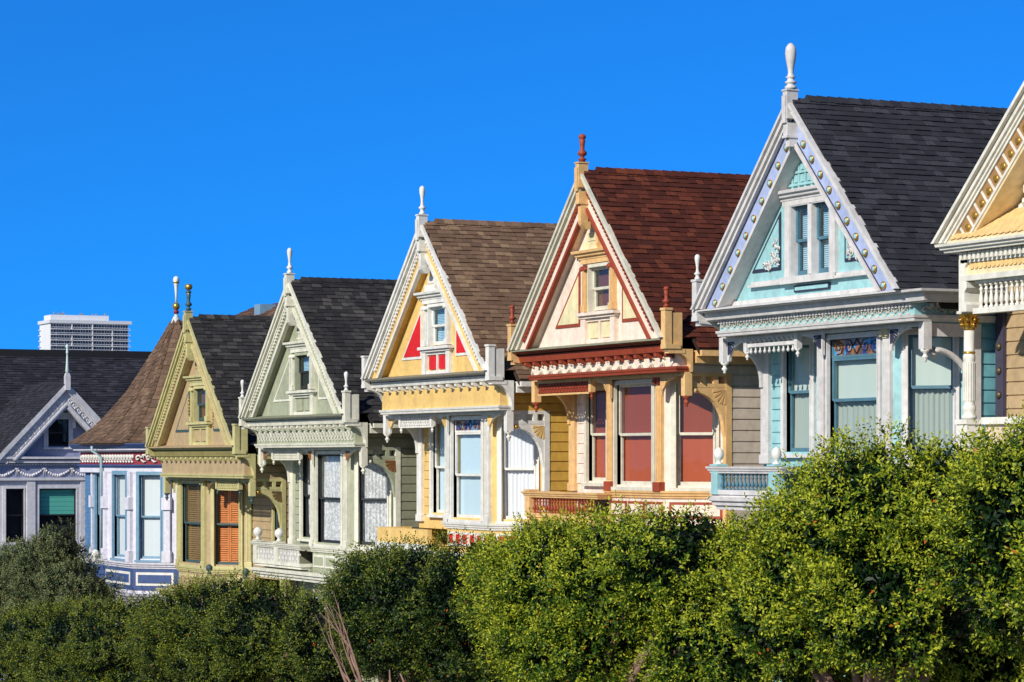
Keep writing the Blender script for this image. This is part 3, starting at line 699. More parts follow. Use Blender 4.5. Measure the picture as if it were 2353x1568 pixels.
    m = MB().box(.08, w, -.02, 0, lowz-.5, lowz-.2); o = part('base_panel', m, K.get('bptrim', trim), (bx1, by, 0), (0, 0, s2)); ob('base_panel_face', MB().box(.13, w-.05, -.028, -.02, lowz-.45, lowz-.25).mesh('bf', K.get('bpan', wall)), o)
    m = MB().sweep(moulding(lowz-.85, lowz-.62, .16, 3, -.1), [(-X, 1.0), (-X, .35), (X, .35), (X, 1.2)]); part('belt_course', m, trim)
    lw = part('lower_wall', MB().box(-X, X-.03, 1.36, 1.5, base_z, lowz-.6).box(-X, bx0, .5, 1.3, lowz-.62, lowz-.55), K.get('basem', wall))
    # balustrade
    q = K['bal']; yq = .3
    if q and q['kind'] == 'solid':
        o = part('balcony_parapet', MB().sweep([(0, -3.62), (0, -3.3), (-.1, -3.3), (-.1, -3.62)], [(q['x0'], 1.1), (q['x0'], yq), (-.6, yq)]), q['m']); ob('parapet_band', MB().sweep([(.03, -3.8), (.03, -3.62), (-.1, -3.62), (-.1, -3.8)], [(q['x0'], 1.1), (q['x0'], yq), (-.6, yq)]).mesh('pb', trim), o)
    elif q:
        x0, x1, zt, zb = q['x0'], q['x1'], q['zt'], q['zb']
        bl = part('balustrade', MB().sweep(moulding(zt-.12, zt, .08, 3, -.08), [(x0, 1.0), (x0, yq), (x1, yq), (x1, .6)]), K.get('balm', trim))
        ob('bottom_rail', MB().sweep([(.03, zb-.08), (.03, zb), (-.06, zb), (-.06, zb-.08)], [(x0, 1.0), (x0, yq), (x1, yq), (x1, .6)]).mesh('br', K.get('balm', trim)), bl)
        for x in q['posts']:
            pp = ob('newel', MB().box(x-.11, x+.11, yq-.04, yq+.14, zb-.08, zt+.01).box(x-.13, x+.13, yq-.06, yq+.16, zt+.01, zt+.04).mesh('nw', K.get('newel', trim)), bl)
            if q.get('ball'): part('ball_finial', MB().lathe(q['ball'], n=14), q['ballm'], (x, yq+.05, zt+.04))
        if q['kind'] == 'lattice':
            n = int((x1-x0-.2)/.11); me = MB().box(-.018, .018, -.02, .02, zb, zt-.12).mesh('bar', q['m']); m2 = MB().box(-.055, .055, -.018, .018, -.025, .025).mesh('block', q['m'])
            for i in range(n):
                x = x0+.15+i*.11; ob('bar', me, bl, (x, yq+.02, 0)); ob('lattice_block', m2, bl, (x+.055, yq+.02, zb+(zt-.12-zb)*(.3 if i % 2 else .65)))
        else:
            n = int((x1-x0-.25)/q.get('p', .13)); me = baluster_mesh(zt-.12-zb, q['m'], .035)
            for i in range(n): ob('baluster', me, bl, (x0+.18+i*q.get('p', .13), yq+.03, zb))
        part('porch_floor', MB().box(x0, x1, yq, 1.2, zb-.14, zb-.08), K.get('balm', trim))
    return t

# ------------------------------------------------------------ palettes
WHT = paint('white_trim', (236, 233, 226)); WHT2 = paint('grey_white_trim', (222, 218, 216)); CRM = paint('cream_trim', (222, 216, 196))
OCR = paint('white_ochre', (228, 226, 214))
def rb(n, c): return paint(n, c, .95)
RK = [(.0, .07, -.16), (.07, .13, -.12), (.13, .19, -.06)]
# khaki
khw, kht, khd = paint('khaki_wall', (188, 163, 124)), paint('khaki_trim', (206, 197, 140)), paint('slate_green', (62, 88, 92))
khaki = dict(xa=-68.9, zc=.34, label='khaki and olive gabled house directly right of the pointed brown turret', scale=(1.13, 1, 1.05), wall=khw, trim=kht, acc=kht,
    roof=shingle_mat('black_shingle', (28, 28, 30), (52, 50, 50), (84, 80, 76)), roofbase=rb('black_felt', (25, 25, 27)), fz=-.8, wb=-3.0,
    rake_out=RK, rake_in=[('fascia_board', .19, .44, .0, khw), ('soffit_board', .44, .5, -.05, kht)], beads=kht, fin=(FIN_SLIM, khd, [(.6, .1, GOLD), (.42, .05, GOLD)]),
    gw=(.5, .62, 1.5), panel=khw, gstyle='studs', ptrim=khd, gcas=kht, gsash=khd, gcur=('RUST2', 'RUST2'), sillpanel=khw, post=kht,
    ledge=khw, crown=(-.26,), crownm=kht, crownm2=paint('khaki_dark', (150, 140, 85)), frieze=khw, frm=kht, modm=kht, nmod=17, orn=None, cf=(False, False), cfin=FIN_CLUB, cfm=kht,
    side=khw, layout='L', cur=(('WOOD', 'WOOD'), ('WOOD2', 'WOOD2'), ('WOOD', 'WOOD')), cas=kht, sash=khd, fan=paint('fan_brown', (120, 95, 60)), drop=khd, screen='lattice', scm=kht, side_arch='squares', goldk=1, leftfan=False,
    bal=dict(x0=.2, x1=3.0, zt=-3.25, zb=-3.7, posts=[.35, 2.9], kind='bal', m=kht, ball=[(r*.8, z*.75) for r, z in BALL], ballm=khd), sill=kht, bptrim=kht, bpan=khw)
# sage
sgw, sgt, sgd = paint('sage_wall', (172, 176, 148)), paint('ivory_trim', (233, 230, 212)), paint('black_sash', (38, 42, 48))
sage = dict(xa=-61.25, zc=1.03, label='sage green gabled house with ivory trim and lace curtains', wall=sgw, trim=sgt, acc=sgt, roof=khaki['roof'], roofbase=khaki['roofbase'], fz=-.76, wb=-3.02, scale=(1.1, 1, 1),
    rake_out=RK, rake_in=[('fascia_board', .19, .42, .0, sgw), ('soffit_board', .42, .5, -.05, sgt)], beads=sgt, fin=(FIN_CLUB, WHT, []),
    gw=(.5, .62, 1.5), panel=sgw, gstyle='grill', ptrim=sgt, gcas=sgw, gsash=sgd, gcur=('BLIND', 'NONE'), sillpanel=sgw, hood=sgt,
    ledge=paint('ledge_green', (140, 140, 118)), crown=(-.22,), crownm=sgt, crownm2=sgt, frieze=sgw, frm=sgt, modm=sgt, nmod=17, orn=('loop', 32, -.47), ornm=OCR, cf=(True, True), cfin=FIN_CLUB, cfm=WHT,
    side=paint('sage_wall_shaded', (150, 150, 126)), layout='R', cur=(('LACE', 'LACE'), ('LACE', 'LACE'), ('LACE', 'LACE')), cas=sgt, sash=sgd, fan=paint('fan_orange', (150, 95, 45)), drop=sgt, screen='lattice', scm=sgt, side_arch='squares', archm=sgw, leftfan=True,  # side is the sage wall paint darkened for its shade
    bal=dict(x0=-3.25, x1=-.25, zt=-3.1, zb=-3.55, posts=[-3.15, -1.75], kind='lattice', m=WHT, ball=BALL, ballm=WHT), ped=sgt)
# yellow
ylw, yrd, ybr = paint('yellow_wall', (240, 200, 122)), paint('signal_red', (225, 25, 30)), paint('maroon', (110, 40, 40))
yellow = dict(xa=-53.2, zc=1.78, label='yellow gabled house with bright red triangular panels beside its attic window', wall=ylw, trim=WHT, acc=WHT, scale=(1.04, 1, 1),
    roof=shingle_mat('brown_shingle', (88, 66, 54), (120, 94, 74), (150, 124, 96)), roofbase=rb('brown_felt', (60, 45, 36)), fz=-.8, wb=-3.02,
    rake_out=RK, rake_in=[('fascia_board', .19, .44, .0, ylw), ('soffit_board', .44, .51, -.05, WHT)], beads=WHT, fin=(FIN_CLUB, WHT, []),
    gw=(.5, .62, 1.5), panel=yrd, gstyle='plain', ptrim=WHT, gcas=WHT, gsash=WHT, gcur=('BLIND', 'BLIND'), sillpanel=yrd, gtop=WHT,
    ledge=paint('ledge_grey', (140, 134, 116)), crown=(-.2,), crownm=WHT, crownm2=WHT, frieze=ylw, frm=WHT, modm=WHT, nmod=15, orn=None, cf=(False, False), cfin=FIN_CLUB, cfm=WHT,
    side=paint('yellow_wall_shaded', (222, 175, 78)), layout='R', cur=(('PALE', 'PALE'), ('PALE', 'PALE'), ('WHITE', 'WHITE')), cas=WHT, sash=WHT, stain=.26, fan=ylw, drop=WHT, screen='lattice', scm=WHT, side_arch='squares', leftfan=True, goldk=1,  # side walls: yellow wall paint with the shade put into the colour
    bal=dict(x0=-3.35, x1=-1.0, zt=-3.3, zb=-3.42, posts=[], kind='solid', m=ylw), balm=ylw, bptrim=WHT, bpan=yrd, npan=6)
# red and cream
rcw, rct, rcr = paint('cream_pink_wall', (250, 228, 210)), paint('tan_trim', (238, 192, 130)), paint('brick_red', (160, 66, 38))
redh = dict(xa=-45.6, zc=2.14, label='cream and tan gabled house with brick red trim and red-brown shingle roof', wall=rcw, trim=rct, acc=rcr,
    roof=shingle_mat('red_shingle', (52, 24, 18), (84, 38, 26), (112, 58, 38)), roofbase=rb('red_felt', (45, 20, 16)), fz=-.6, wb=-2.62,
    raket=CRM, rake_out=[(.0, .06, -.16), (.06, .12, -.12), (.12, .2, -.06)], rake_in=[('fascia_board', .2, .46, .0, rcw), ('soffit_board', .45, .51, -.05, rcr)], beads=rcr, fin=(FIN_SLIM, rcr, []),
    gw=(.5, .62, 1.5), panel=paint('pale_butter', (240, 226, 178)), gstyle='plain', ptrim=rcr, gcas=CRM, gsash=CRM, gcur=('RUST2', 'RUST2'), sillpanel=paint('pale_butter', (240, 226, 178)), gsill=rcw, cap=rcr, hood=rct, gtop=paint('pale_butter', (240, 226, 178)),
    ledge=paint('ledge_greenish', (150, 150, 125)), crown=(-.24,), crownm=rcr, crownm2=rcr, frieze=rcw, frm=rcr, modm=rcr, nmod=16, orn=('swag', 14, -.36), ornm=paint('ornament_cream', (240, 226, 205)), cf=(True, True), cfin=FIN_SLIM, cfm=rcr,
    side=paint('cream_pink_wall_shaded', (218, 200, 182)), layout='R', cur=(('RUST2', 'RUST'), ('RUST2', 'RUST'), ('RUST2', 'RUST')), cas=CRM, sash=CRM, fan=rct, drop=rcr, screen='lattice', scm=rcr, side_arch='squares', leftfan=False, pbase=rcr,  # side repeats the cream wall, toned down to carry its shade
    bal=dict(x0=-3.25, x1=-.1, zt=-2.78, zb=-3.2, posts=[-3.15], kind='bal', m=rcr), pitch=.205, bptrim=rcr, bpan=rcw)
# light blue
blw, blt, bln = paint('pale_blue_wall', (160, 208, 212)), WHT2, paint('navy_line', (48, 52, 78))
lav = paint('lavender_board', (176, 190, 230)); blf = paint('teal_sash', (84, 126, 146))
blue = dict(xa=-38.05, zc=2.57, label='pale blue gabled house with gold rosettes on lavender bargeboards', wall=blw, trim=blt, acc=blw,
    roof=shingle_mat('charcoal_shingle', (34, 34, 39), (48, 48, 54), (66, 66, 72)), roofbase=rb('charcoal_felt', (30, 30, 33)), fz=-.48, wb=-2.5,
    rake_out=[(.0, .05, -.18), (.05, .12, -.13), (.12, .17, -.08)], rake_in=[('dark_line', .17, .19, -.01, bln), ('fascia_board', .19, .45, .0, lav), ('dark_line', .45, .47, -.01, bln), ('soffit_board', .47, .53, -.05, blt)], rosettes=blw, fin=(FIN_BIG, blt, []),
    yg=.24, gw=(.62, .42, 1.55), panel=blw, gstyle='blue', ptrim=bln, dark=bln,
    ledge=blt, cmz=-.14, crown=(-.19,), crownm=blt, crownm2=blt, dentils=True, frieze=blw, frm=blt, modm=blt, nmod=0, orn=('scroll', 27, -.3), ornm=paint('ornament_grey', (214, 208, 196)), cf=(True, None), cfin=FIN_CLUB, cfm=WHT, ret=2.6,
    side=paint('pale_blue_wall_shaded', (120, 185, 195)), layout='R', cur=(('MINT', 'SAGE'), ('MINT', 'SAGE'), ('MINT', 'SAGE')), cas=blt, sash=blf, stain=.3, split=.56, fan=bln, drop=WHT, screen='spindle', scm=WHT, side_arch='scroll', leftfan=True, cap=paint('cap_cream', (222, 205, 165)),  # side is the pale blue wall deepened, shade painted in
    bal=dict(x0=-3.3, x1=-.9, zt=-2.7, zb=-3.1, posts=[-3.15, -1.2], kind='bal', m=blf, p=.13, ball=[(r*.66, z*.72) for r, z in EGG], ballm=WHT), newel=blw, shth=.02)
houses = [gable_house(c_) for c_ in (khaki, sage, yellow, redh, blue)]
_hz = (EYE+2.57)-houses[-1].location.z
_v = ob('roof_vent', MB().lathe([(.05, 0), (.05, .07), (.075, .09), (.075, .14), (.02, .15)], n=10).mesh('roof_vent', WHT), houses[-1], (1.55, 4.75, _hz+3.27-1.55*3.27/3.22+.02))

# ------------------------------------------------------------ ground, street, pavement
def gz_at(x): return 2.3 + (max(-150, min(40, x))+38)*.0665
def strip(name, y0, y1, dz, mat, th=0, x0=-150, x1=40):
    m = MB(); xs = np.linspace(x0, x1, 20)
    for a, b in zip(xs[:-1], xs[1:]):
        za, zb = gz_at(a)+dz, gz_at(b)+dz
        m.add([(a, y0, za), (b, y0, zb), (b, y1, zb), (a, y1, za), (a, y0, za-.3-th), (b, y0, zb-.3-th)], [(0, 1, 2, 3), (0, 4, 5, 1)])
    o = ob(name, m.mesh(name, mat)); o['kind'] = 'structure'; return o
m = MB(); xs = [-3500, -150, 40, 1500]
for a, b in zip(xs[:-1], xs[1:]): m.add([(a, -1500, gz_at(a)-.05), (b, -1500, gz_at(b)-.05), (b, 2500, gz_at(b)-.05), (a, 2500, gz_at(a)-.05)], [(0, 1, 2, 3)])
o = ob('ground', m.mesh('ground', paint('soil', (120, 112, 92), .95))); o['kind'] = 'structure'
strip('park_grass', -40, 5.5, 0, paint('lawn', (88, 112, 50), .95, .3))
strip('road', 5.6, 14.4, 0, paint('asphalt', (66, 66, 68), .9, .2))
strip('kerb', 14.4, 14.55, .13, paint('kerb_stone', (150, 148, 142), .9))
strip('pavement', 14.55, 22.2, .134, paint('concrete', (165, 162, 154), .9, .15))

# ------------------------------------------------------------ cream house at the right edge
def cream_house():
    X8, Y8, zc = -29.4, 22.4, 3.12; gz = gz_at(X8); hz = EYE+zc-gz
    t = thing('row_house', 'cream house at the right edge with gold rosette coffers and a gold capped column', 'house', (X8, Y8, gz), 'row of gabled houses')
    c8 = paint('cream_wall', (244, 222, 178)); w8 = paint('warm_white', (240, 236, 224)); tan = paint('cream_siding_shaded', (196, 168, 128)); pur = paint('plum_post', (70, 66, 86))  # tan is the cream siding with its shade put into the colour
    def part(n, m, mat, loc=(0,0,0), rot=(0,0,0), par=None): return ob(n, m.mesh(n, mat) if isinstance(m, MB) else m, par or t, (loc[0], loc[1], loc[2]+(0 if par else hz)), rot)
    H, Wd = 3.6, 3.93
    cfg = dict(roof=blue['roof'], roofbase=blue['roofbase'])
    roof(t, cfg, H, Wd, hz=hz, xe=4.0, n_ind=60, ymax=9.5)
    al = math.atan2(H, Wd); ct, st = math.cos(al), math.sin(al)
    for s in (-1, 1):
        m = MB()
        for d0, d1, y in ((0, .05, -.16), (.07, .12, -.1), (.12, .16, -.06), (.16, .2, -.03)): m.prism(rake_poly(s, H-.03, Wd, d0, d1, 0), y, .5)
        bo = part('bargeboard', m, w8)
        ob('coffer_back', MB().prism(rake_poly(s, H-.03, Wd, .2, .44, .005), .0, .5).mesh('cb', paint('coffer_tan', (176, 134, 86))), bo)
        ob('rail', MB().prism(rake_poly(s, H-.03, Wd, .44, .48, .005), -.02, .5).mesh('rl', w8), bo)
        ob('soffit_board', MB().prism(rake_poly(s, H-.03, Wd, .48, .52, .005), .0, .55).mesh('sf', c8), bo)
        me = MB().box(-.018, .018, -.014, .0, -.12, .12).mesh('muntin', w8); me2 = MB().lathe([(.06, 0), (.055, .01), (.01, .014)], n=12).mesh('disc', GOLD)
        for i in range(19):
            d = .55+i*.235
            ob('coffer_bar', me, bo, (s*(d*ct-.32*st), 0, H-.03-d*st-.32*ct), (0, s*al, 0)); d += .1175
            ob('gold_disc', me2, bo, (s*(d*ct-.32*st), .0, H-.03-d*st-.32*ct), (R(90), 0, 0))
    m = MB().prism([(-3.2, .3), (3.2, .3), (0, H-.35)], .5, .62); gw = part('gable_wall', m, w8)
    me = MB().tube([(0, -.05, -.05), (0, 0, .05)], .05, 6).mesh('bead', w8)
    for s in (-1, 1):
        for i in range(34):
            d = .75+i*.115; ob('bead', me, gw, (s*(d*ct-.62*st), .45, H-.03-d*st-.62*ct), (0, s*al, 0))
    m = MB().box(-2.3, 2.3, .3, .5, .62, .74); m.box(-2.2, 2.2, .4, .5, .45, .55); part('gable_sill', m, w8)
    m = MB()
    for i in range(8): m.box(-1.9+i*.5, -1.84+i*.5, .44, .5, .74, max(.8, H-.6-abs(-1.9+i*.5)*H/Wd-.2))
    m.box(-1.8, 1.8, .45, .5, 1.0, 1.05); part('gable_lattice', m, c8)
    ob('gable_panel', MB().prism([(-2.2, .74), (2.2, .74), (0, H-.85)], .49, .5).mesh('gp', paint('coffer_tan', (176, 134, 86))), gw)
    # pent roof of scalloped tiles
    pr = part('pent_roof', MB().prism([(-.1, 0), (.55, .5), (.55, .4), (-.1, -.04)], -3.6, 3.6, 'x'), c8)
    pm = paint('pent_tile', (238, 200, 135), .8, .2); sa = math.atan2(.5, .65)
    til = MB().prism([(-.07, .13), (-.07, .0), (-.05, -.035), (0, -.05), (.05, -.035), (.07, 0), (.07, .13)], -.012, .0).mesh('tile', pm)
    for r in range(7):
        for i in range(34):
            d = .06+r*.115; ob('tile', til, pr, (-3.5+i*.148+(r % 2)*.074, -.1+d*math.cos(sa), d*math.sin(sa)+.015+.008), (-(R(90)-sa)+.06, 0, 0))
    m = MB().sweep(moulding(-.15, -.02, .14, 3, -.3), [(-3.7, 3), (-3.7, 0), (3.7, 0), (3.7, 3)]); part('cornice', m, w8)
    m = MB().sweep([(0, -.3), (0, -.15), (-.3, -.15), (-.3, -.3)], [(-3.55, 3), (-3.55, .1), (3.55, .1), (3.55, 3)]); fr = part('frieze', m, w8)
    me = MB().box(-.03, .03, -.07, 0, -.05, .05).mesh('dentil', w8)
    for i in range(44): ob('dentil', me, fr, (-3.45+i*.11, .1, -.21))
    m = MB().sweep([(.01, -.48), (.01, -.3), (-.3, -.3), (-.3, -.48)], [(-3.5, 3), (-3.5, .15), (3.5, .15), (3.5, 3)]); f2 = part('scallop_frieze', m, c8)
    me = MB().prism([(-.05, .05), (-.05, -.02), (-.025, -.045), (.025, -.045), (.05, -.02), (.05, .05)], -.02, 0).mesh('scallop', paint('deep_cream', (245, 208, 140)))
    for i in range(50): ob('scallop', me, f2, (-3.3+i*.105, .14, -.35))
    m = MB().sweep([(.05, -.56), (.06, -.48), (-.3, -.48), (-.3, -.56)], [(-3.5, 3), (-3.5, .15), (3.5, .15), (3.5, 3)]); part('frieze_moulding', m, w8)
    # console at the corner, baluster screen below the frieze
    cpts = [(-.0, -.2), (.17, -.2), (.17, -1.0), (-.02, -1.0), (-.02, -.9), (.03, -.86), (.03, -.72), (-.03, -.66), (-.03, -.58), (.03, -.55), (.03, -.36), (-.04, -.3), (-.05, -.22)]
    part('corner_console', MB().prism([(-x-3.42+.0, z) for x, z in cpts][::-1], .1, .38), w8)
    scn = part('balcony_rail', MB().box(-3.3, 3.2, .14, .3, -1.04, -.96).box(-3.3, 3.2, .18, .26, -.6, -.56), w8)
    me = baluster_mesh(.36, w8, .04)
    for i in range(46): ob('baluster', me, scn, (-3.2+i*.125, .22, -.96))
    # column
    cx, cy = -3.62, .3
    col = part('column', MB().lathe([(.11, -2.55), (.11, -2.5), (.085, -2.46), (.1, -2.42), (.1, -2.36), (.078, -2.33), (.084, -2.3), (.084, -1.7), (.09, -1.68), (.09, -1.63), (.078, -1.6), (.075, -1.25)], n=20), w8, (cx, cy, 0))
    me = MB().box(-.008, .008, -.012, .006, -2.28, -1.72).mesh('flute', w8)
    for i in range(16): a = i*math.pi/8; ob('flute_rib', me, col, (.082*math.cos(a), .082*math.sin(a), 0), (0, 0, a+math.pi/2))
    m = MB().lathe([(.078, -1.26), (.085, -1.24), (.075, -1.2), (.1, -1.12), (.12, -1.07), (.15, -1.04), (.15, -1.02)], n=14)
    for i in range(8):
        a = i*math.pi/4
        for zz, rr in ((-1.17, .09), (-1.1, .115)):
            m.tube([(rr*math.cos(a), rr*math.sin(a), zz-.05), ((rr+.03)*math.cos(a), (rr+.03)*math.sin(a), zz), ((rr+.05)*math.cos(a), (rr+.05)*math.sin(a), zz-.015)], [.02, .025, .01], 5)
    ob('capital', m.mesh('cap', GOLD), col)
    ob('ring', MB().lathe([(.08, -1.6), (.092, -1.59), (.092, -1.575), (.08, -1.565)], n=16).mesh('ring', GOLD), col)
    part('column_block', MB().box(cx-.13, cx+.13, cy-.13, cy+.13, -1.02, -.98), w8)
    part('pedestal', MB().box(cx-.13, cx+.13, cy-.13, cy+.15, -4.5, -2.55).box(cx-.15, cx+.15, cy-.15, cy+.17, -2.62, -2.55), w8)
    # porch back wall
    bw = part('porch_wall', MB().box(-5.42, 3.5, 2.15, 2.3, -hz+.05, -.2), tan)
    boards(bw, -5.28, -1.5, -4.2, -.5, tan, (0, 2.15, 0), 0, .205)
    pp = part('porch_post', MB().box(-5.48, -5.28, 2.06, 2.15, -hz+.05, -.3), pur)
    me = MB().lathe([(.06, 0), (.05, .03), (.02, .04), (.01, .05)], n=12).mesh('rosette', paint('dark_bronze', (90, 75, 50), .4))
    for i in range(6): ob('rosette', me, pp, (-5.38, 2.06, -1.4-i*.37), (R(90), 0, 0))
    part('side_wall', MB().box(3.3, 3.5, 2.5, 9.4, -hz+.05, -.2).box(-3.5, -3.4, 2.65, 9.4, -hz+.05, -.2), tan)
    m = MB().prism([(-3.5, -.3), (3.5, -.3), (0, H-.2)], 9.3, 9.4); part('rear_gable', m, tan)
    part('porch_ceiling', MB().box(-3.5, 3.5, .3, 2.5, -.6, -.56), w8)
    part('porch_parapet', MB().box(-3.5, 3.5, .5, .65, -hz+.05, -2.62), paint('parapet_cream', (226, 206, 176))); part('parapet_cap', MB().box(-3.52, 3.5, .44, .71, -2.62, -2.52), w8)
    return t
cream_house()

# ------------------------------------------------------------ blue house with the pointed turret
def turret_house():
    X2, Y2 = -77.0, 23.2; gz = gz_at(X2); hz = EYE-gz
    t = thing('turret_house', 'blue and lilac house under a pointed brown shingled turret roof', 'house', (X2, Y2, gz), 'houses at the left end of the row')
    lw_ = paint('lilac_wall', (226, 224, 236)); bl = paint('steel_blue', (86, 132, 178)); nav = paint('slate_blue', (60, 86, 140)); cr = paint('crimson', (140, 25, 45)); mid = paint('sky_trim', (122, 160, 186))
    def part(n, m, mat, loc=(0,0,0), rot=(0,0,0), par=None): return ob(n, m.mesh(n, mat) if isinstance(m, MB) else m, par or t, (loc[0], loc[1], loc[2]+(0 if par else hz)), rot)
    path = [(-3.8, 4), (-3.8, 0), (1.62, 0), (3.72, 2.1), (3.72, 6)]
    part('gutter', MB().sweep([(-.1, .3), (.2, .3), (.3, .42), (.3, .45), (-.1, .45)], path), nav)
    part('cornice', MB().sweep(moulding(.2, .3, .18, 2, -.2), path), lw_)
    fr = part('frieze', MB().sweep([(0, -.16), (0, .2), (-.2, .2), (-.2, -.16)], path), cr)
    me = orn_scroll(WHT, 1.75)
    for i in range(19): ob('scroll_ornament', me, fr, (-3.65+i*.28, -.01, .01))
    for i in range(5): ob('scroll_ornament', me, fr, (1.75+i*.24, .1+i*.24, .02), (0, 0, R(45)))
    part('frieze_moulding', MB().sweep(moulding(-.26, -.16, .08, 2, -.2), path), nav)
    part('head_band', MB().sweep([(.02, -.4), (.02, -.26), (-.2, -.26), (-.2, -.4)], path), lw_)
    wb, wt = -2.85, -.46
    # left wall, bay front and slanted side
    bw = part('left_wall', holes(MB(), -3.8, -1.15, -hz+.05, -.4, [(-2.55, -1.75, wb, wt)], .15, .3), nav)
    window(t, (-2.55, .15, wb+hz), 0, .8, wt-wb, mid, mid, 'LILAC', 'LILAC', cw=.2, name='left_window', folds=6)
    me = MB().prism([(-.055, .12), (-.055, .03), (0, -.04), (.055, .03), (.055, .12)], -.015, 0).mesh('scale_tile', bl)
    for r in range(20):
        for i in range(8):
            for x0 in (-3.72,):
                x = x0+i*.115+(r % 2)*.057
                if x < -2.8: ob('scale_tile', me, bw, (x, .145-.002, -.6-r*.115), (.06, 0, 0))
    for r in range(20):
        for i in range(3): ob('scale_tile', me, bw, (-1.48+i*.115+(r % 2)*.057, .143, -.6-r*.115), (.06, 0, 0))
    part('bay_wall', holes(MB(), -1.15, 1.62, -hz+.05, -.4, [(-.25, 1.0, wb, wt)], 0, .16), lw_)
    window(t, (-.25, 0, wb+hz), 0, 1.25, wt-wb, mid, mid, 'OFFW', 'OFFW', cw=.12, name='bay_window')
    part('bay_side_wall', holes(MB(), 0, 2.9, -hz+.05, -.4, [(.2, .88, wb, wt)], 0, .16), lw_, (1.62, 0, 0), (0, 0, R(45)))
    d = math.sqrt(.5)
    window(t, (1.62+d*.2, d*.2, wb+hz), R(45), .68, wt-wb, mid, mid, 'OFFW', 'OFFW', cw=.1, name='bay_window')
    for x, y, rz, w in ((-1.05, 0, 0, .2), (1.42, 0, 0, .3), (1.62+d*1.1, d*1.1, R(45), .2), (-2.85, .15, 0, .12), (-1.62, .15, 0, .12)):
        m = MB().box(-w/2, w/2, -.09, 0, wb-.1, wt+.1); m.box(-w/2-.04, w/2+.04, -.14, 0, wb-.1, wb+.22); m.box(-w/2-.04, w/2+.04, -.15, 0, -1.45, -1.1)
        for q in (-.25, 0, .25): m.box(q*w-.012, q*w+.012, -.105, -.09, -1.05, wt)
        part('pilaster', m, lw_, (x, y, 0), (0, 0, rz))
    path2 = [(-3.8, 3), (-3.8, .1), (-1.15, .1), (-1.15, 0), (1.62, 0), (3.72, 2.1)]
    part('bay_sill', MB().sweep(moulding(-3.14, -2.96, .14, 3, -.1), path2), lw_)
    pb = part('panel_band', MB().sweep([(.03, -3.75), (.03, -3.14), (-.1, -3.14), (-.1, -3.75)], path2), nav)
    ob('base_panel', MB().box(-1.0, 1.4, -.05, -.03, -3.62, -3.24).mesh('bp', WHT), pb); ob('base_panel_face', MB().box(-.93, 1.33, -.06, -.05, -3.55, -3.31).mesh('bf', nav), pb)
    o = part('base_panel', MB().box(.1, 1.3, -.05, -.03, -3.62, -3.24), WHT, (1.62, 0, 0), (0, 0, R(45))); ob('base_panel_face', MB().box(.17, 1.23, -.06, -.05, -3.55, -3.31).mesh('bf', nav), o)
    part('belt_course', MB().sweep(moulding(-4.1, -3.85, .2, 3, -.1), path2), lw_)
    part('side_wall', MB().box(3.6, 3.7, 2.1, 10, -hz+.05, .3).box(-3.8, -3.7, .3, 10, -hz+.05, .3).box(-3.8, 3.7, 9.9, 10, -hz+.05, .3), nav)
    m = MB().tube([(-1.35, -.36, .38), (-1.35, -.36, .25), (-1.28, -.1, .05), (-1.28, -.1, -3.1)], .045, 8); part('downpipe', m, paint('pale_zinc', (175, 200, 205)))
    for x in (-3.3, -1.35): part('ball_finial', MB().lathe([(r*.9, z*.8) for r, z in EGG], n=12), WHT, (x, -.25, -3.0))
    # turret roof
    mat = shingle_mat('turret_shingle', (70, 54, 44), (104, 82, 66), (128, 104, 84))
    ring = [(-3.8-.3, -.26), (-.75, -.4), (1.72, -.33), (4.0, 1.95), (4.1, 5.2), (-4.1, 5.2)]; c0 = (0, 1.8)
    tab = [(0, 1.0), (.05, .9), (.13, .765), (.22, .655), (.42, .45), (.77, .19), (1, .035)]
    def rt(t_):
        for (a, p), (b, q) in zip(tab[:-1], tab[1:]):
            if t_ <= b: return p+(q-p)*(t_-a)/(b-a)
        return tab[-1][1]
    def P(k, t_, o=0):
        f = rt(min(t_, 1)); return Vector((c0[0]+(ring[k][0]-c0[0])*f, c0[1]+(ring[k][1]-c0[1])*f, .45+3.62*t_))
    m = MB(); ts = [0, .05, .13, .22, .42, .77, 1]; K6 = 6
    for a, b in zip(ts[:-1], ts[1:]):
        for k in range(K6):
            q = [P(k, a), P((k+1) % K6, a), P((k+1) % K6, b), P(k, b)]; m.add([p-Vector((0, 0, .03)) for p in q], [(0, 1, 2, 3)])
    rf = part('roof', m, rb('brown_felt', (60, 45, 36)))
    items = []; nc = 30; tt = [((j/nc)**1.15) for j in range(nc+1)]
    rest = MB()
    for j in range(nc):
        ta, tb = tt[j], tt[j+1]; tb2 = min(1, tb+.012)
        for k in range(K6):
            A, B, Cc, D = P(k, ta), P((k+1) % K6, ta), P((k+1) % K6, tb2), P(k, tb2)
            n_ = (B-A).cross(D-A).normalized(); wd = (B-A).length; u = 0
            while u < 1:
                du = rnd.choice((.2, .26, .32, .36))/wd; e = min(1, u+du); g = .006/wd
                a_, b_, c_, d_ = A.lerp(B, u+g), A.lerp(B, e), D.lerp(Cc, e), D.lerp(Cc, u+g); th = rnd.choice((.03, .018))
                mb = ([a_+n_*.0, b_+n_*0, b_+n_*th, a_+n_*th, d_+n_*th*.3, c_+n_*th*.3, d_-n_*.004, c_-n_*.004], [(0, 1, 2, 3), (3, 2, 5, 4), (1, 7, 5, 2), (0, 3, 4, 6)])
                items.append((0 if k in (1, 2, 0) else 1, -du*wd if 0 else rnd.random() if k == 0 else 0, mb)); u = e
    vis = [i for i in items if i[0] == 0]; rnd.shuffle(vis); ni = 0
    for it in vis[:300]: ob('shingle', MB().add(*it[2]).mesh('shingle', mat), rf)
    for it in vis[300:]+[i for i in items if i[0] == 1]: rest.add(*it[2])
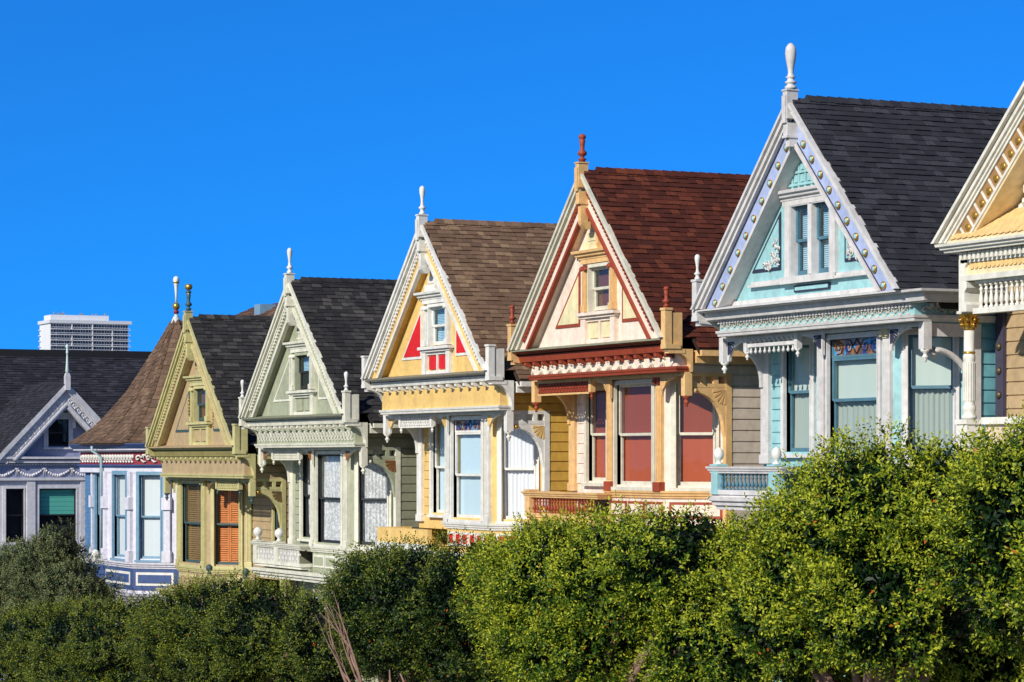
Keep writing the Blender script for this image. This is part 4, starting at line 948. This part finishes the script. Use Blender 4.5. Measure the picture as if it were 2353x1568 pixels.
    o = ob('shingles', rest.mesh('shingles', mat), rf); o['kind'] = 'stuff'
    for k in (0, 1, 2, 3):
        for j in range(nc):
            a, b = P(k, tt[j]), P(k, min(1, tt[j+1]+.006)); l_ = (P((k-1) % K6, tt[j])-a).normalized()*.11; r_ = (P((k+1) % K6, tt[j])-a).normalized()*.11; f = rt(tt[j]); f = min(1, .35+f)
            up = ((a-Vector((c0[0], c0[1], a.z))).normalized()*.7+Vector((0, 0, .7)))*.05
            mb = MB().add([a+l_*f+up, a+up*1.6, a+r_*f+up, b+l_*f+up*.3, b+up, b+r_*f+up*.3, a+l_*f, a, a+r_*f], [(0, 3, 4, 1), (1, 4, 5, 2), (6, 0, 1, 7), (7, 1, 2, 8)]); ob('hip_tile', mb.mesh('hip_tile', mat), rf)
    fz_ = 4.0
    f = part('finial', MB().lathe([(.17, -.02), (.13, .1), (.06, .22), (.03, .3)], n=12), paint('zinc_cap', (215, 215, 215), .4), (0, 1.8, fz_))
    ob('finial_base', MB().lathe([(.07, .28), (.09, .33), (.05, .38), (.05, .4)], n=12).mesh('fb', cr), f)
    ob('finial_ball', MB().lathe([(.04, .38), (.09, .42), (.11, .49), (.09, .56), (.04, .6)], n=12).mesh('fg', GOLD), f)
    ob('finial_shaft', MB().lathe([(.03, .58), (.035, .85), (.06, 1.1), (.095, 1.25), (.08, 1.34), (.02, 1.38)], n=12).mesh('fs', WHT), f)
    ob('finial_band', MB().lathe([(.085, 1.17), (.09, 1.18), (.098, 1.21), (.09, 1.22)], n=12).mesh('fn', GOLD), f)
turret_house()

# ------------------------------------------------------------ lilac house whose gable faces down the row
def lilac_house():
    gz = gz_at(-95); hz = EYE-gz
    t = thing('corner_house', 'lilac house at the far left with garland bargeboards and a dark roof', 'house', (-95, 26.7, gz), 'houses at the left end of the row', R(90))
    wl = paint('lavender_wall', (142, 148, 178)); wt_ = paint('lilac_white', (214, 212, 218)); dk = paint('sash_black', (36, 32, 36), .4)
    def part(n, m, mat, loc=(0,0,0), rot=(0,0,0), par=None): return ob(n, m.mesh(n, mat) if isinstance(m, MB) else m, par or t, (loc[0], loc[1], loc[2]+(0 if par else hz)), rot)
    H, Wd = 2.75, 2.6; al = math.atan2(H, Wd); ct, st = math.cos(al), math.sin(al)
    mat = shingle_mat('slate_shingle', (26, 26, 32), (44, 44, 52), (62, 62, 72))
    # main roof: slope facing the camera
    y0, z0, y1, z1 = 2.9, -.05, 8.2, 4.15
    sl = math.atan2(z1-z0, y1-y0); n_ = Vector((0, -math.sin(sl), math.cos(sl)))
    rf = part('roof', MB().prism([(y0, z0-.03), (y1, z1-.03), (y1+5, z0), (y0, z0-.15)], -9, 6, 'x'), rb('slate_felt', (24, 24, 28)))
    Ls = math.hypot(y1-y0, z1-z0); c = .15; nc = int(Ls/c)
    lib = []
    for w in (.22, .3, .38):
        for th in (.02, .034): mb = MB().add([(0,0,0),(w-.01,0,0),(w-.01,0,th),(0,0,th),(0,c*1.1,th*.2),(w-.01,c*1.1,th*.2),(0,c*1.1,-.01),(w-.01,c*1.1,-.01)], [(0,1,2,3),(3,2,5,4),(1,7,5,2),(0,3,4,6)]); lib.append((w, mb, mb.mesh('shingle', mat)))
    items = []
    for j in range(nc):
        x = -9+rnd.random()*.3
        while x < 5.8:
            w, mb, me = rnd.choice(lib); d = j*c; items.append((x, (x, y0+d*math.cos(sl), z0+d*math.sin(sl)), mb, me)); x += w
    near = [i for i in items if -2.6 < i[0] < 3.4 and i[1][2] > 1.0]; rnd.shuffle(near); ids = set(id(i) for i in near[:300])
    rest = MB()
    for it in items:
        if id(it) in ids: ob('shingle', it[3], rf, it[1], (sl, 0, 0))
        else: p = it[1]; rest.add([(p[0]+v[0], p[1]+v[1]*math.cos(sl)-v[2]*math.sin(sl), p[2]+v[1]*math.sin(sl)+v[2]*math.cos(sl)) for v in it[2].v], it[2].f)
    o = ob('shingles', rest.mesh('shingles', mat), rf); o['kind'] = 'stuff'
    part('ridge_flashing', MB().box(-9, 6, y1-.3, y1-.05, z1-.36, z1+.06), paint('tar_black', (22, 22, 26), .7)); part('flashing_edge', MB().box(-9, 6, y1-.34, y1-.3, z1-.4, z1-.36), paint('zinc_cap', (215, 215, 215), .4))
    part('vent_pipe', MB().tube([(-2.35, y1, z1), (-2.35, y1, z1+.65)], .08, 8), dk); part('vent_pipe', MB().tube([(-2.62, y1, z1), (-2.62, y1, z1+.45), (-2.7, y1, z1+.55), (-2.95, y1, z1+.5)], .06, 8), dk)
    # small gable
    g2 = MB()
    for s in (-1, 1): g2.prism([(0, H), (s*2.95, H-2.95*H/Wd), (s*2.95, H-2.95*H/Wd-.05), (0, H-.05)], -.29, 5.6)
    g = part('gable_roof', g2, rb('slate_felt', (24, 24, 28)))
    r = MB(); c2 = .13
    for s in (-1, 1):
        for j in range(29):
            d = .01+j*c2; y = -.31+rnd.random()*.02
            while y < 5.5:
                w = rnd.choice((.2, .28, .34)); th = rnd.choice((.014, .024)); e = min(y+w-.01, 5.5)
                a = lambda dd, h, yy: (s*(dd*ct+h*st), yy, H-dd*st+h*ct)
                r.add([a(d, .002, y), a(d+c2*1.1, th, y), a(d+c2*1.1, th, e), a(d, .002, e), a(d+c2*1.1, 0, y), a(d+c2*1.1, 0, e)], [(0, 1, 2, 3), (1, 4, 5, 2)]); y += w
    o = ob('shingles', r.mesh('shingles', mat), g); o['kind'] = 'stuff'
    for s in (-1, 1):
        m = MB()
        for d0, d1, y in ((0, .16, -.3), (.16, .22, -.24), (.5, .56, -.3), (.56, .64, -.26)): m.prism(rake_poly(s, H-.02, Wd, d0, d1, -.05), y, .0)
        bo = part('bargeboard', m, wt_); ob('garland_board', MB().prism(rake_poly(s, H-.02, Wd, .22, .5, -.05), -.16, 0).mesh('gb', wt_), bo)
        sc = cm('gsc2', lambda: orn_scroll(paint('garland_white', (238, 234, 236)), 1.15)); bd = cm('gbd', lambda: MB().lathe([(.005, -.03), (.035, 0), (.005, .03)], n=7).mesh('bead', WHT))
        for i in range(13):
            d = .55+i*.24; p = (s*(d*ct-.36*st), -.17, H-.02-d*st-.36*ct); ob('scroll_ornament', sc, bo, p, (0, s*al+(0 if s > 0 else math.pi), 0)); d += .12
            ob('bead', bd, bo, (s*(d*ct-.36*st), -.18, H-.02-d*st-.36*ct))
    m = MB().box(-.09, .09, -.42, -.2, H-.3, H+.2); m.prism([(-.09, H+.2), (.09, H+.2), (.06, H+.3), (-.06, H+.3)], -.4, -.22); part('king_post', m, wt_)
    part('finial', MB().lathe([(.06, 0), (.07, .1), (.05, .3), (.035, .62), (.03, .7), (.06, .72), (.035, .74), (.05, .79), (.035, .82), (.05, .85), (.03, .87), (.065, .93), (.05, 1.0), (.01, 1.03)], n=12), paint('mint_white', (205, 225, 218)), (0, -.31, H+.3))
    gw = part('gable_wall', MB().prism([(-.55, -.1), (-2.5, -.1), (-.55, 2.0)], .25, .4).prism([(.2, -.1), (2.5, -.1), (.2, 2.35)], .25, .4).box(-.55, .2, .25, .4, -.1, .45).prism([(-.55, 1.42), (.2, 1.42), (.2, 2.35), (0, 2.55), (-.55, 2.0)], .25, .4), wl)
    window(t, (-.55, .25, .45+hz), 0, .75, .97, wt_, dk, 'NONE', 'NONE', cw=.16, name='gable_window')
    m = MB().box(-.85, .5, .1, .25, 1.6, 1.66).box(-.8, .45, .17, .25, 1.54, 1.6); 
    for s in (-1, 1):
        m.tube([(-.18+s*.12, .12, 1.86), (-.18+s*.2, .12, 1.9), (-.18+s*.26, .12, 1.83), (-.18+s*.2, .12, 1.78), (-.18+s*.34, .12, 1.72), (-.18+s*.62, .12, 1.69)], [.03, .035, .035, .03, .03, .02], 6)
    m.lathe([(.04, 1.66), (.06, 1.75), (.08, 1.84), (.05, 1.92), (.03, 1.98)], -.18, .14, 0, 8)
    part('window_hood', m, wt_)
    for s in (-1, 1): part('hood_bracket', MB().box(-.18+s*.55-.06, -.18+s*.55+.06, .1, .25, 1.1, 1.54), wt_)
    part('cornice', MB().box(-2.9, 4.5, -.25, .3, .0, .08).box(-2.9, 4.5, -.18, .3, -.14, -.04), wt_)
    fr = part('frieze', MB().box(-2.9, 4.5, -.02, .2, -.68, -.04), wl)
    me = MB().box(-.03, .03, -.07, 0, -.03, .03).mesh('dentil', wt_)
    for i in range(70): ob('dentil', me, fr, (-2.7+i*.095, -.02, -.2))
    me = orn_swag(paint('garland_white', (238, 234, 236)), .95, .3)
    for i in range(6): ob('swag_ornament', me, fr, (-2.75+i*1.0, -.03, -.36))
    part('head_moulding', MB().box(-2.9, 4.5, -.14, .2, -.76, -.66), wt_)
    wp = wt_
    part('front_wall', holes(MB(), -4.5, 4.5, -hz+.05, -.76, [(-2.15, -1.5, -2.95, -1.05), (-.95, .4, -2.95, -1.05)], 0, .18), wp)
    window(t, (-2.15, 0, -2.95+hz), 0, .65, 1.9, wp, dk, 'NONE', 'NONE', cw=.1, name='front_window')
    window(t, (-.95, 0, -2.95+hz), 0, 1.35, 1.9, wp, dk, 'GREEN', 'NONE', cw=.14, name='front_window')
    part('pilaster', MB().box(-1.4, -1.1, -.1, 0, -hz+.05, -.76), wp); part('pilaster', MB().box(.55, .75, -.1, 0, -hz+.05, -.76), wp)
    part('rear_wall', MB().box(-4.5, -4.4, .2, 8, -hz+.05, -.3).box(4.4, 4.5, .2, 8, -hz+.05, -.3).box(-4.5, 4.5, 8, 8.1, -hz+.05, -.3), wl)
lilac_house()

# ------------------------------------------------------------ house behind the row: only its hipped roof shows
def hip_house():
    gz = gz_at(-109); hz = EYE-gz; t = thing('rear_house', 'brown hip-roofed house just showing behind the black roof of the khaki house', 'house', (-108, 36, gz))
    m = MB().box(-4, 6, 0, 9, .1, hz+4.8); ob('wall', m.mesh('wall', khw), t)
    z0, z1 = hz+4.7, hz+6.45
    v = [(-4.4, -.4, z0), (6.4, -.4, z0), (6.4, 9.4, z0), (-4.4, 9.4, z0), (-1.2, 3, z1), (3.2, 3, z1), (3.2, 6, z1), (-1.2, 6, z1)]
    rf = ob('roof', MB().add(v, [(0, 1, 5, 4), (1, 2, 6, 5), (2, 3, 7, 6), (3, 0, 4, 7), (4, 5, 6, 7)]).mesh('roof', rb('brown_felt', (60, 45, 36))), t)
    mat = yellow['roof']; n = 0; mt = shingle_mat('rear_shingle', (70, 50, 42), (100, 74, 60), (120, 92, 74))
    for (a, b, c, d) in ((0, 1, 5, 4), (1, 2, 6, 5)):
        A, B, Cc, D = (Vector(v[i]) for i in (a, b, c, d)); nr = 12; nv = (B-A).cross(D-A).normalized()
        for j in range(nr):
            p, q = A.lerp(D, j/nr), B.lerp(Cc, j/nr); p2, q2 = A.lerp(D, (j+1.1)/nr), B.lerp(Cc, (j+1.1)/nr); k = int((q-p).length/.9)
            for i in range(k):
                u0, u1 = i/k, (i+.98)/k
                ob('shingle', MB().add([p.lerp(q, u0)+nv*.04, p.lerp(q, u1)+nv*.04, p2.lerp(q2, u1)+nv*.01, p2.lerp(q2, u0)+nv*.01, p.lerp(q, u0), p.lerp(q, u1)], [(0, 1, 2, 3), (4, 5, 1, 0)]).mesh('shingle', mt), rf)
    sk = ob('skylight', MB().box(1.6, 2.3, 1.9, 2.6, z0+1.1, z0+1.65).mesh('sk', paint('sky_trim', (122, 160, 186))), t)
hip_house()

# ------------------------------------------------------------ far tower block
def tower_block():
    F = Vector((-.9063, .4226)); Rr = Vector((.4226, .9063)); Z0 = 1500; X0 = (117-1176.5)/6272.7*Z0
    p = F*Z0+Rr*X0; d = (Rr*41+F*19).normalized(); ang = math.atan2(d.y, d.x); top = EYE+320*Z0/6272.7
    t = thing('tower_block', 'white high-rise with rows of balconies on the skyline at left', 'high-rise', (p.x, p.y, 0), rotz=ang)
    w8 = paint('tower_white', (236, 236, 240)); gl = paint('tower_glass', (40, 62, 96), .15, .2); sh = paint('tower_slab', (225, 228, 235)); bt = top-8.3
    ob('wall', MB().box(0, 44.4, 1.6, 22, bt-60, top-1.6).box(-.4, 0, 0, 22, bt-60, top-1.6).mesh('wall', w8), t)
    ob('parapet', MB().box(-1.2, 45.5, -1.6, 23, top-1.8, top).mesh('parapet', sh), t)
    ob('penthouse', MB().box(1, 34, 4, 18, top, top+3).mesh('penthouse', w8), t)
    for x, w, h in ((3, .6, 4.6), (5.5, 2.5, 4.1), (8.6, .5, 4.9), (18, 1.5, 4.2), (25, .5, 4.0), (27, .5, 4.2), (32, .9, 4.4)): ob('roof_vent', MB().box(x, x+w, 5, 6, top+3, top+h).mesh('vent', paint('vent_grey', (150, 152, 158))), t)
    pane = MB().box(0, 1.02, 0, .2, .1, 2.35).mesh('pane', gl); r_ = rnd
    mull = MB().box(-.12, .12, -.4, .1, 0, 2.6).mesh('mullion', sh); bal = MB().box(0, 44.4, -.15, 0, .8, 1.02).mesh('balcony_rail', sh)
    z = top-1.8; k = 0
    while k < 7:
        z -= 3.06; s = ob('balcony', MB().box(-.2, 45, -1.7, 1.6, z-.35, z).mesh('slab', sh), t); k += 1
        ob('balcony_rail', bal, s, (0, -1.5, z)); b = MB()
        for i in range(30): b.box(i*1.53, i*1.53+.08, -1.6, -1.5, z, z+.8)
        ob('rail_posts', b.mesh('rp', sh), s)
        for i in range(29):
            ob('window', pane, s, (.4+i*1.52, 1.3, z+.15)) if i % 9 != 8 or True else None
            if i % 3 == 2: ob('mullion', mull, s, (.2+i*1.52, 1.2, z))
        for x in (11.5, 23.2, 34.5): 
            if rnd.random() < .75: ob('partition', MB().box(x, x+.25, -1.5, 1.5, z, z+2.7).mesh('pt', w8), s)
        for i in range(1): ob('balcony_end', MB().box(-1.1, -.4, 19, 22.6, z-.3, z+.1).mesh('be', sh), s)
tower_block()

# ------------------------------------------------------------ trees
def leaf_mat(name, dark, mid, tip, rough=.32):
    m, t, b, o = base(name); l = t.links.new
    at = nn(t, 'ShaderNodeAttribute', attribute_name='tint'); g = nn(t, 'ShaderNodeNewGeometry')
    mm = nn(t, 'ShaderNodeMath', operation='MULTIPLY_ADD'); l(g.outputs['Random Per Island'], mm.inputs[0]); mm.inputs[1].default_value = .35; l(at.outputs['Fac'], mm.inputs[2])
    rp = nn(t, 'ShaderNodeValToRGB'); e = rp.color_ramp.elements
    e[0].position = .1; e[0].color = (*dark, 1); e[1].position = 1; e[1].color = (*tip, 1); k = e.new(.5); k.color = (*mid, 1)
    if True:
        k = e.new(.985); k.color = (*tip, 1)
    l(mm.outputs[0], rp.inputs[0])
    # a few orange dying leaves
    gt = nn(t, 'ShaderNodeMath', operation='GREATER_THAN'); l(g.outputs['Random Per Island'], gt.inputs[0]); gt.inputs[1].default_value = .9975
    mx = nn(t, 'ShaderNodeMix', data_type='RGBA'); l(gt.outputs[0], mx.inputs[0]); l(rp.outputs[0], mx.inputs[6]); mx.inputs[7].default_value = (.5, .13, .02, 1)
    l(mx.outputs[2], b.inputs['Base Color']); b.inputs['Roughness'].default_value = rough; b.inputs['Specular IOR Level'].default_value = .25
    tl = nn(t, 'ShaderNodeBsdfTranslucent'); l(mx.outputs[2], tl.inputs[0]); ms = nn(t, 'ShaderNodeMixShader'); ms.inputs[0].default_value = .16
    l(b.outputs[0], ms.inputs[1]); l(tl.outputs[0], ms.inputs[2]); l(ms.outputs[0], o.inputs[0]); return m
FICUS = leaf_mat('ficus_leaf', (.006, .022, .003), (.045, .11, .006), (.48, .50, .03), .5)
FICUSD = leaf_mat('dark_ficus_leaf', (.004, .014, .003), (.016, .044, .006), (.24, .27, .025), .5)
GREY = leaf_mat('grey_green_leaf', (.022, .034, .012), (.085, .11, .04), (.3, .33, .14), .5)
BARK = paint('bark', (160, 126, 108), .9, .3, bump=1, k=.7)
def crown_mesh(lobes, nspr, leaf, mat, seed, up=.35, nl=9, sprl=.2, tipb=0.0):
    g = np.random.default_rng(seed)
    lob = np.array(lobes, float)          # cx cy cz rx ry rz
    wts = lob[:, 3]*lob[:, 5]+lob[:, 3]*lob[:, 4]; li = g.choice(len(lob), nspr, p=wts/wts.sum()); lb = lob[li]
    d = g.normal(size=(nspr, 3)); d[:, 1] -= .55; d[:, 0] += .25; d /= np.linalg.norm(d, axis=1)[:, None]
    # knobby outline: sum of a few random plane waves over direction
    kn = np.zeros(nspr)
    for i in range(7):
        w = g.normal(size=3); w *= (4+i*1.6)/np.linalg.norm(w); kn += np.sin(d@w*1.0+li*1.7+g.random()*6)*(.055/(1+i*.12))
    kd = g.normal(size=(48, 3)); kd /= np.linalg.norm(kd, axis=1)[:, None]
    sh_ = g.random((len(lob), 48))*2-1
    dt = np.clip((d@kd.T)+sh_[li]*.0, -1, 1); an = np.arccos(dt).min(1)
    bump = np.exp(-(an/.25)**2)
    r = .85+.24*bump+kn*.6+g.normal(size=nspr)*.03-np.abs(g.normal(size=nspr))*(.05+.1*(1-bump))
    gap = (bump < .2) & (g.random(nspr) < .25)
    long_ = g.random(nspr) < .02; r[long_] += .09
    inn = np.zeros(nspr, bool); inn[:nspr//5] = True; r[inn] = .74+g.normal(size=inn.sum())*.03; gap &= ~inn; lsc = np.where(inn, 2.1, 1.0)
    c = lb[:, :3]+d*lb[:, 3:6]*r[:, None]
    # drop sprigs buried deep in another lobe
    keep = ~gap
    for L_ in lob:
        q = np.linalg.norm((c-L_[:3])/L_[3:6], axis=1); keep &= q > np.where(inn, .68, .84)
    c, d, lb, bump, lsc, inn = c[keep], d[keep], lb[keep], bump[keep], lsc[keep], inn[keep]; n = len(c)
    ax = d+g.normal(size=(n, 3))*.5+np.array([0, 0, up]); ax /= np.linalg.norm(ax, axis=1)[:, None]
    ref = g.normal(size=(n, 3)); s1 = np.cross(ax, ref); s1 /= np.linalg.norm(s1, axis=1)[:, None]; s2 = np.cross(ax, s1)
    k = np.arange(nl); tt = (k/(nl-1))
    ang = k*2.4
    pos = c[:, None]+ax[:, None]*((tt-.5)*sprl)[None, :, None]
    side = s1[:, None]*np.cos(ang)[None, :, None]+s2[:, None]*np.sin(ang)[None, :, None]
    op = (1.15-.75*tt)[None, :, None]
    dr = ax[:, None]*(1.2-op)+side*op+g.normal(size=(n, nl, 3))*.22; dr /= np.linalg.norm(dr, axis=2)[:, :, None]
    nr = np.cross(dr, np.cross(ax[:, None]+0*dr, dr)); nr += g.normal(size=nr.shape)*.2; wv = np.cross(dr, nr); wv /= np.linalg.norm(wv, axis=2)[:, :, None]
    nr2 = np.cross(wv, dr)
    ls = leaf*lsc[:, None, None]*(g.random((n, nl, 1))*.5+.75)*(1.1-.35*tt)[None, :, None]; hw_ = ls*.24
    p0 = pos; p2 = pos+dr*ls; mid_ = pos+dr*ls*.48+nr2*ls*.07
    p1 = mid_+wv*hw_; p3 = mid_-wv*hw_
    V = np.stack([p0, p1, p2, p3], 2).reshape(-1, 3); nq = len(V)//4
    me = bpy.data.meshes.new('crown'); me.vertices.add(len(V)); me.vertices.foreach_set('co', V.astype(np.float32).ravel())
    me.loops.add(nq*4); me.loops.foreach_set('vertex_index', np.arange(nq*4, dtype=np.int32)); me.polygons.add(nq)
    me.polygons.foreach_set('loop_start', np.arange(0, nq*4, 4, dtype=np.int32)); me.polygons.foreach_set('loop_total', np.full(nq, 4, np.int32))
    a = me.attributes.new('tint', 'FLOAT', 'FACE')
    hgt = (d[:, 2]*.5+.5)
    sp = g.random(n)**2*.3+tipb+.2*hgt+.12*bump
    ti = np.where(inn[:, None], -.2, sp[:, None]+.3*tt[None, :]**2).astype(np.float32); a.data.foreach_set('value', ti.ravel())  # inner leaves get the darkest tint, crown shade put into their colour
    me.materials.append(mat); me.update(); me.validate(); return me
def tree(name, label, x, y, lobes, nspr, leaf, mat, seed, trunks=None, group='street trees in front of the houses', th=.16, **kw):
    g = gz_at(x)+(.134 if y > 14.55 else 0); t = thing(name, label, 'tree', (x, y, g), group)
    hz = EYE-g; lob = [(a, b, c+hz, p, q, r) for a, b, c, p, q, r in lobes]
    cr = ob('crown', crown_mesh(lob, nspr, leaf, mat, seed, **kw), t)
    # solid dark core added to close the crown, inner shade put into its colour
    m = MB(); rr = random.Random(seed)
    zb = min(l[2]-l[5] for l in lob)
    st = [] ; tr = MB(); split = zb*.62
    tr.tube([(0, 0, -.05), (.05, .02, split*.5), (0, 0, split)], [th*1.25, th, th*.95], 8)
    for i, l in enumerate(lob):
        for j in range(3):
            a = rr.random()*6.28; e = (l[0]+l[3]*.55*math.cos(a), l[1]+l[4]*.55*math.sin(a), l[2]+l[5]*rr.uniform(-.1, .6)); mdl = (l[0]*.4+.35*math.cos(a), l[1]*.4+.35*math.sin(a), (split+e[2])*.5+rr.uniform(-.1, .2))
            tr.tube([(0, 0, split-.05), mdl, ((mdl[0]+e[0])/2+rr.uniform(-.15, .15), (mdl[1]+e[1])/2, (mdl[2]+e[2])/2), e], [th*.6, th*.42, th*.25, th*.08], 6)
    ob('trunk', tr.mesh('trunk', BARK), t)
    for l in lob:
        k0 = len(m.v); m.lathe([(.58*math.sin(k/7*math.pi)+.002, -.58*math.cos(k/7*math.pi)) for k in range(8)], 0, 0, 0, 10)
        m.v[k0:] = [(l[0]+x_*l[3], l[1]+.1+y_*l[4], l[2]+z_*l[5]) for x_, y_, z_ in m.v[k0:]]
    ob('crown_dark_core', m.mesh('crown_dark_core', paint('crown_core_shade', (16, 22, 10), .9)), cr)
    if trunks == 'tangle':
        def grow(p, d, ln, r, dep):
            pts = [p]; rs = [r]
            for i in range(4):
                d = (d+Vector((rr.uniform(-.22, .16), rr.uniform(-.08, .08), rr.uniform(-.12, .2)))).normalized(); p = p+d*ln/4; pts.append(p); rs.append(r*(1-.14*(i+1)))
                if dep and i > 0 and rr.random() < .75: grow(p, (d+Vector((rr.uniform(-.9, .35), rr.uniform(-.1, .1), rr.uniform(-.2, .7)))).normalized(), ln*.7, r*.5, dep-1)
            lm.tube(pts, rs, 6)
        for bx_, bz_, dx_ in ((2.9, -4.3, -1.7), (2.7, -4.4, -1.2), (3.7, -4.3, -1.3), (4.3, -4.3, -.7)):
            lm = MB(); grow(Vector((bx_, -1.45, bz_+hz)), Vector((dx_, -.05, .8)).normalized(), 1.35 if bx_ < 3 else .7, .055, 3 if bx_ < 3 else 1); ob('limb', lm.mesh('limb', BARK), t)
    elif trunks:
        for pts, rs in trunks: ob('limb', MB().tube([(a, b, c+hz) for a, b, c in pts], rs, 7).mesh('limb', BARK), t)
    return t
tree('street_tree', 'bright green ficus tree with a broad knobby crown in front of the pale blue house', -28.3, 18,
     [(0, 0, -1.15, 1.55, 1.5, 1.3), (-1.3, .1, -1.5, 1.0, 1.1, .9), (.9, -.2, -.75, 1.25, 1.3, 1.1), (-.5, -.5, -1.9, 1.3, 1.1, .75), (1.3, -.4, -1.7, 1.2, 1.2, .9), (1.9, .3, -.7, 1.0, 1.1, 1.0), (-2.0, .6, -2.3, 1.0, 1.0, .9), (-2.7, 1.0, -2.0, 1.1, 1.0, 1.0), (-.3, 1.4, -2.7, 2.4, .9, .9)], 21000, .062, FICUS, 1, tipb=.12)
tree('street_tree', 'bright green ficus tree cut off by the right edge of the photo', -23.2, 17.4,
     [(0, 0, -.55, 1.45, 1.4, 1.2), (-.9, 0, -1.0, 1.0, 1.1, 1.1), (.9, 0, -1.2, 1.2, 1.2, 1.1), (-.3, .9, -2.1, 1.6, .9, .9)], 9500, .062, FICUS, 2, tipb=.1)
tree('street_tree', 'rounded bright green ficus tree in front of the cream and red house', -35.7, 18,
     [(0, 0, -1.95, 1.9, 1.5, 1.2), (-1.5, .1, -1.9, 1.25, 1.2, 1.05), (-2.9, .2, -2.1, 1.0, 1.0, .95), (1.2, 0, -1.75, 1.3, 1.2, 1.0), (0, -.4, -2.6, 1.7, 1.1, .9), (2.6, 0, -1.5, 1.0, 1.0, .9), (-1.9, .4, -2.7, 1.2, 1.0, 1.0), (1.6, .7, -3.1, 1.8, 1.0, .9), (-.4, 1.3, -3.4, 2.4, .9, .9), (-2.6, .8, -2.5, 1.3, 1.0, 1.0), (3.2, .3, -2.5, 1.3, 1.0, 1.1), (3.9, .6, -1.7, 1.1, .9, 1.0)], 25000, .06, FICUS, 3, tipb=.08)
tree('street_tree', 'dark green ficus tree with bare pinkish limbs showing at its left side', -43.2, 18,
     [(.1, 0, -2.45, 1.5, 1.3, 1.05), (-1.3, .3, -2.35, 1.1, 1.1, .85), (1.5, .1, -2.35, 1.3, 1.2, 1.05), (.6, -.1, -3.0, 1.5, 1.0, .8), (-1.9, .9, -3.1, 1.3, .8, .9), (0, 1.3, -3.9, 2.6, .8, .8), (2.2, .5, -3.2, 1.3, 1.0, .9), (-2.8, .9, -3.0, 1.3, .9, .95), (2.9, .3, -2.2, 1.1, 1.1, .95)], 18500, .055, FICUSD, 4,
     trunks='tangle')
tree('street_tree', 'dark green ficus tree in front of the khaki house, left of the bare limbs', -51.4, 18,
     [(0, 0, -3.3, 1.8, 1.4, 1.05), (-1.9, 0, -3.5, 1.5, 1.3, 1.1), (1.9, 0, -3.35, 1.5, 1.3, 1.0), (-3.4, 0, -3.6, 1.2, 1.2, .95), (.2, -.3, -4.0, 2.2, 1.1, .8), (3.0, .5, -3.9, 1.5, 1.0, .9), (4.2, .4, -3.3, 1.3, 1.0, .95), (0, .8, -4.7, 3.5, 1.0, .8)], 17500, .055, FICUSD, 5, tipb=.1)
tree('street_tree', 'lowest green ficus tree at the left, below the grey-green bush', -61.5, 18,
     [(0, 0, -4.3, 2.1, 1.4, 1.1), (-2.4, 0, -4.5, 2.0, 1.3, 1.1), (2.4, 0, -4.2, 1.8, 1.3, 1.0), (-4.8, 0, -4.7, 2.0, 1.3, 1.1), (0, -.3, -5.0, 3.5, 1.1, .8), (3.6, .2, -3.7, .8, .9, .7), (5.3, .3, -3.8, 1.3, 1.0, 1.0), (-7.5, .2, -5.0, 2.0, 1.2, 1.1), (-4, .2, -5.6, 4, 1.0, .9), (3.2, .3, -5.0, 2.2, 1.0, .9)], 20000, .058, FICUSD, 6, tipb=.1)
tree('grey_green_tree', 'grey-green small-leaved tree at the far left in front of the lilac house', -73.5, 20.4,
     [(0, 0, -3.2, 1.7, 1.3, 1.25), (-2.2, 0, -3.1, 1.9, 1.3, .9), (2.2, 0, -3.6, 1.7, 1.3, .95), (.3, 0, -2.5, .9, .8, .75), (-4.5, 0, -3.4, 1.8, 1.3, 1.0), (3.8, 0, -4.1, 1.2, 1.1, .8), (1.2, -.2, -4.4, 3.5, 1.1, 1.0), (-4.5, -.2, -4.6, 3, 1.1, 1.0)], 15000, .06, GREY, 7, up=.8, group='trees at the left')
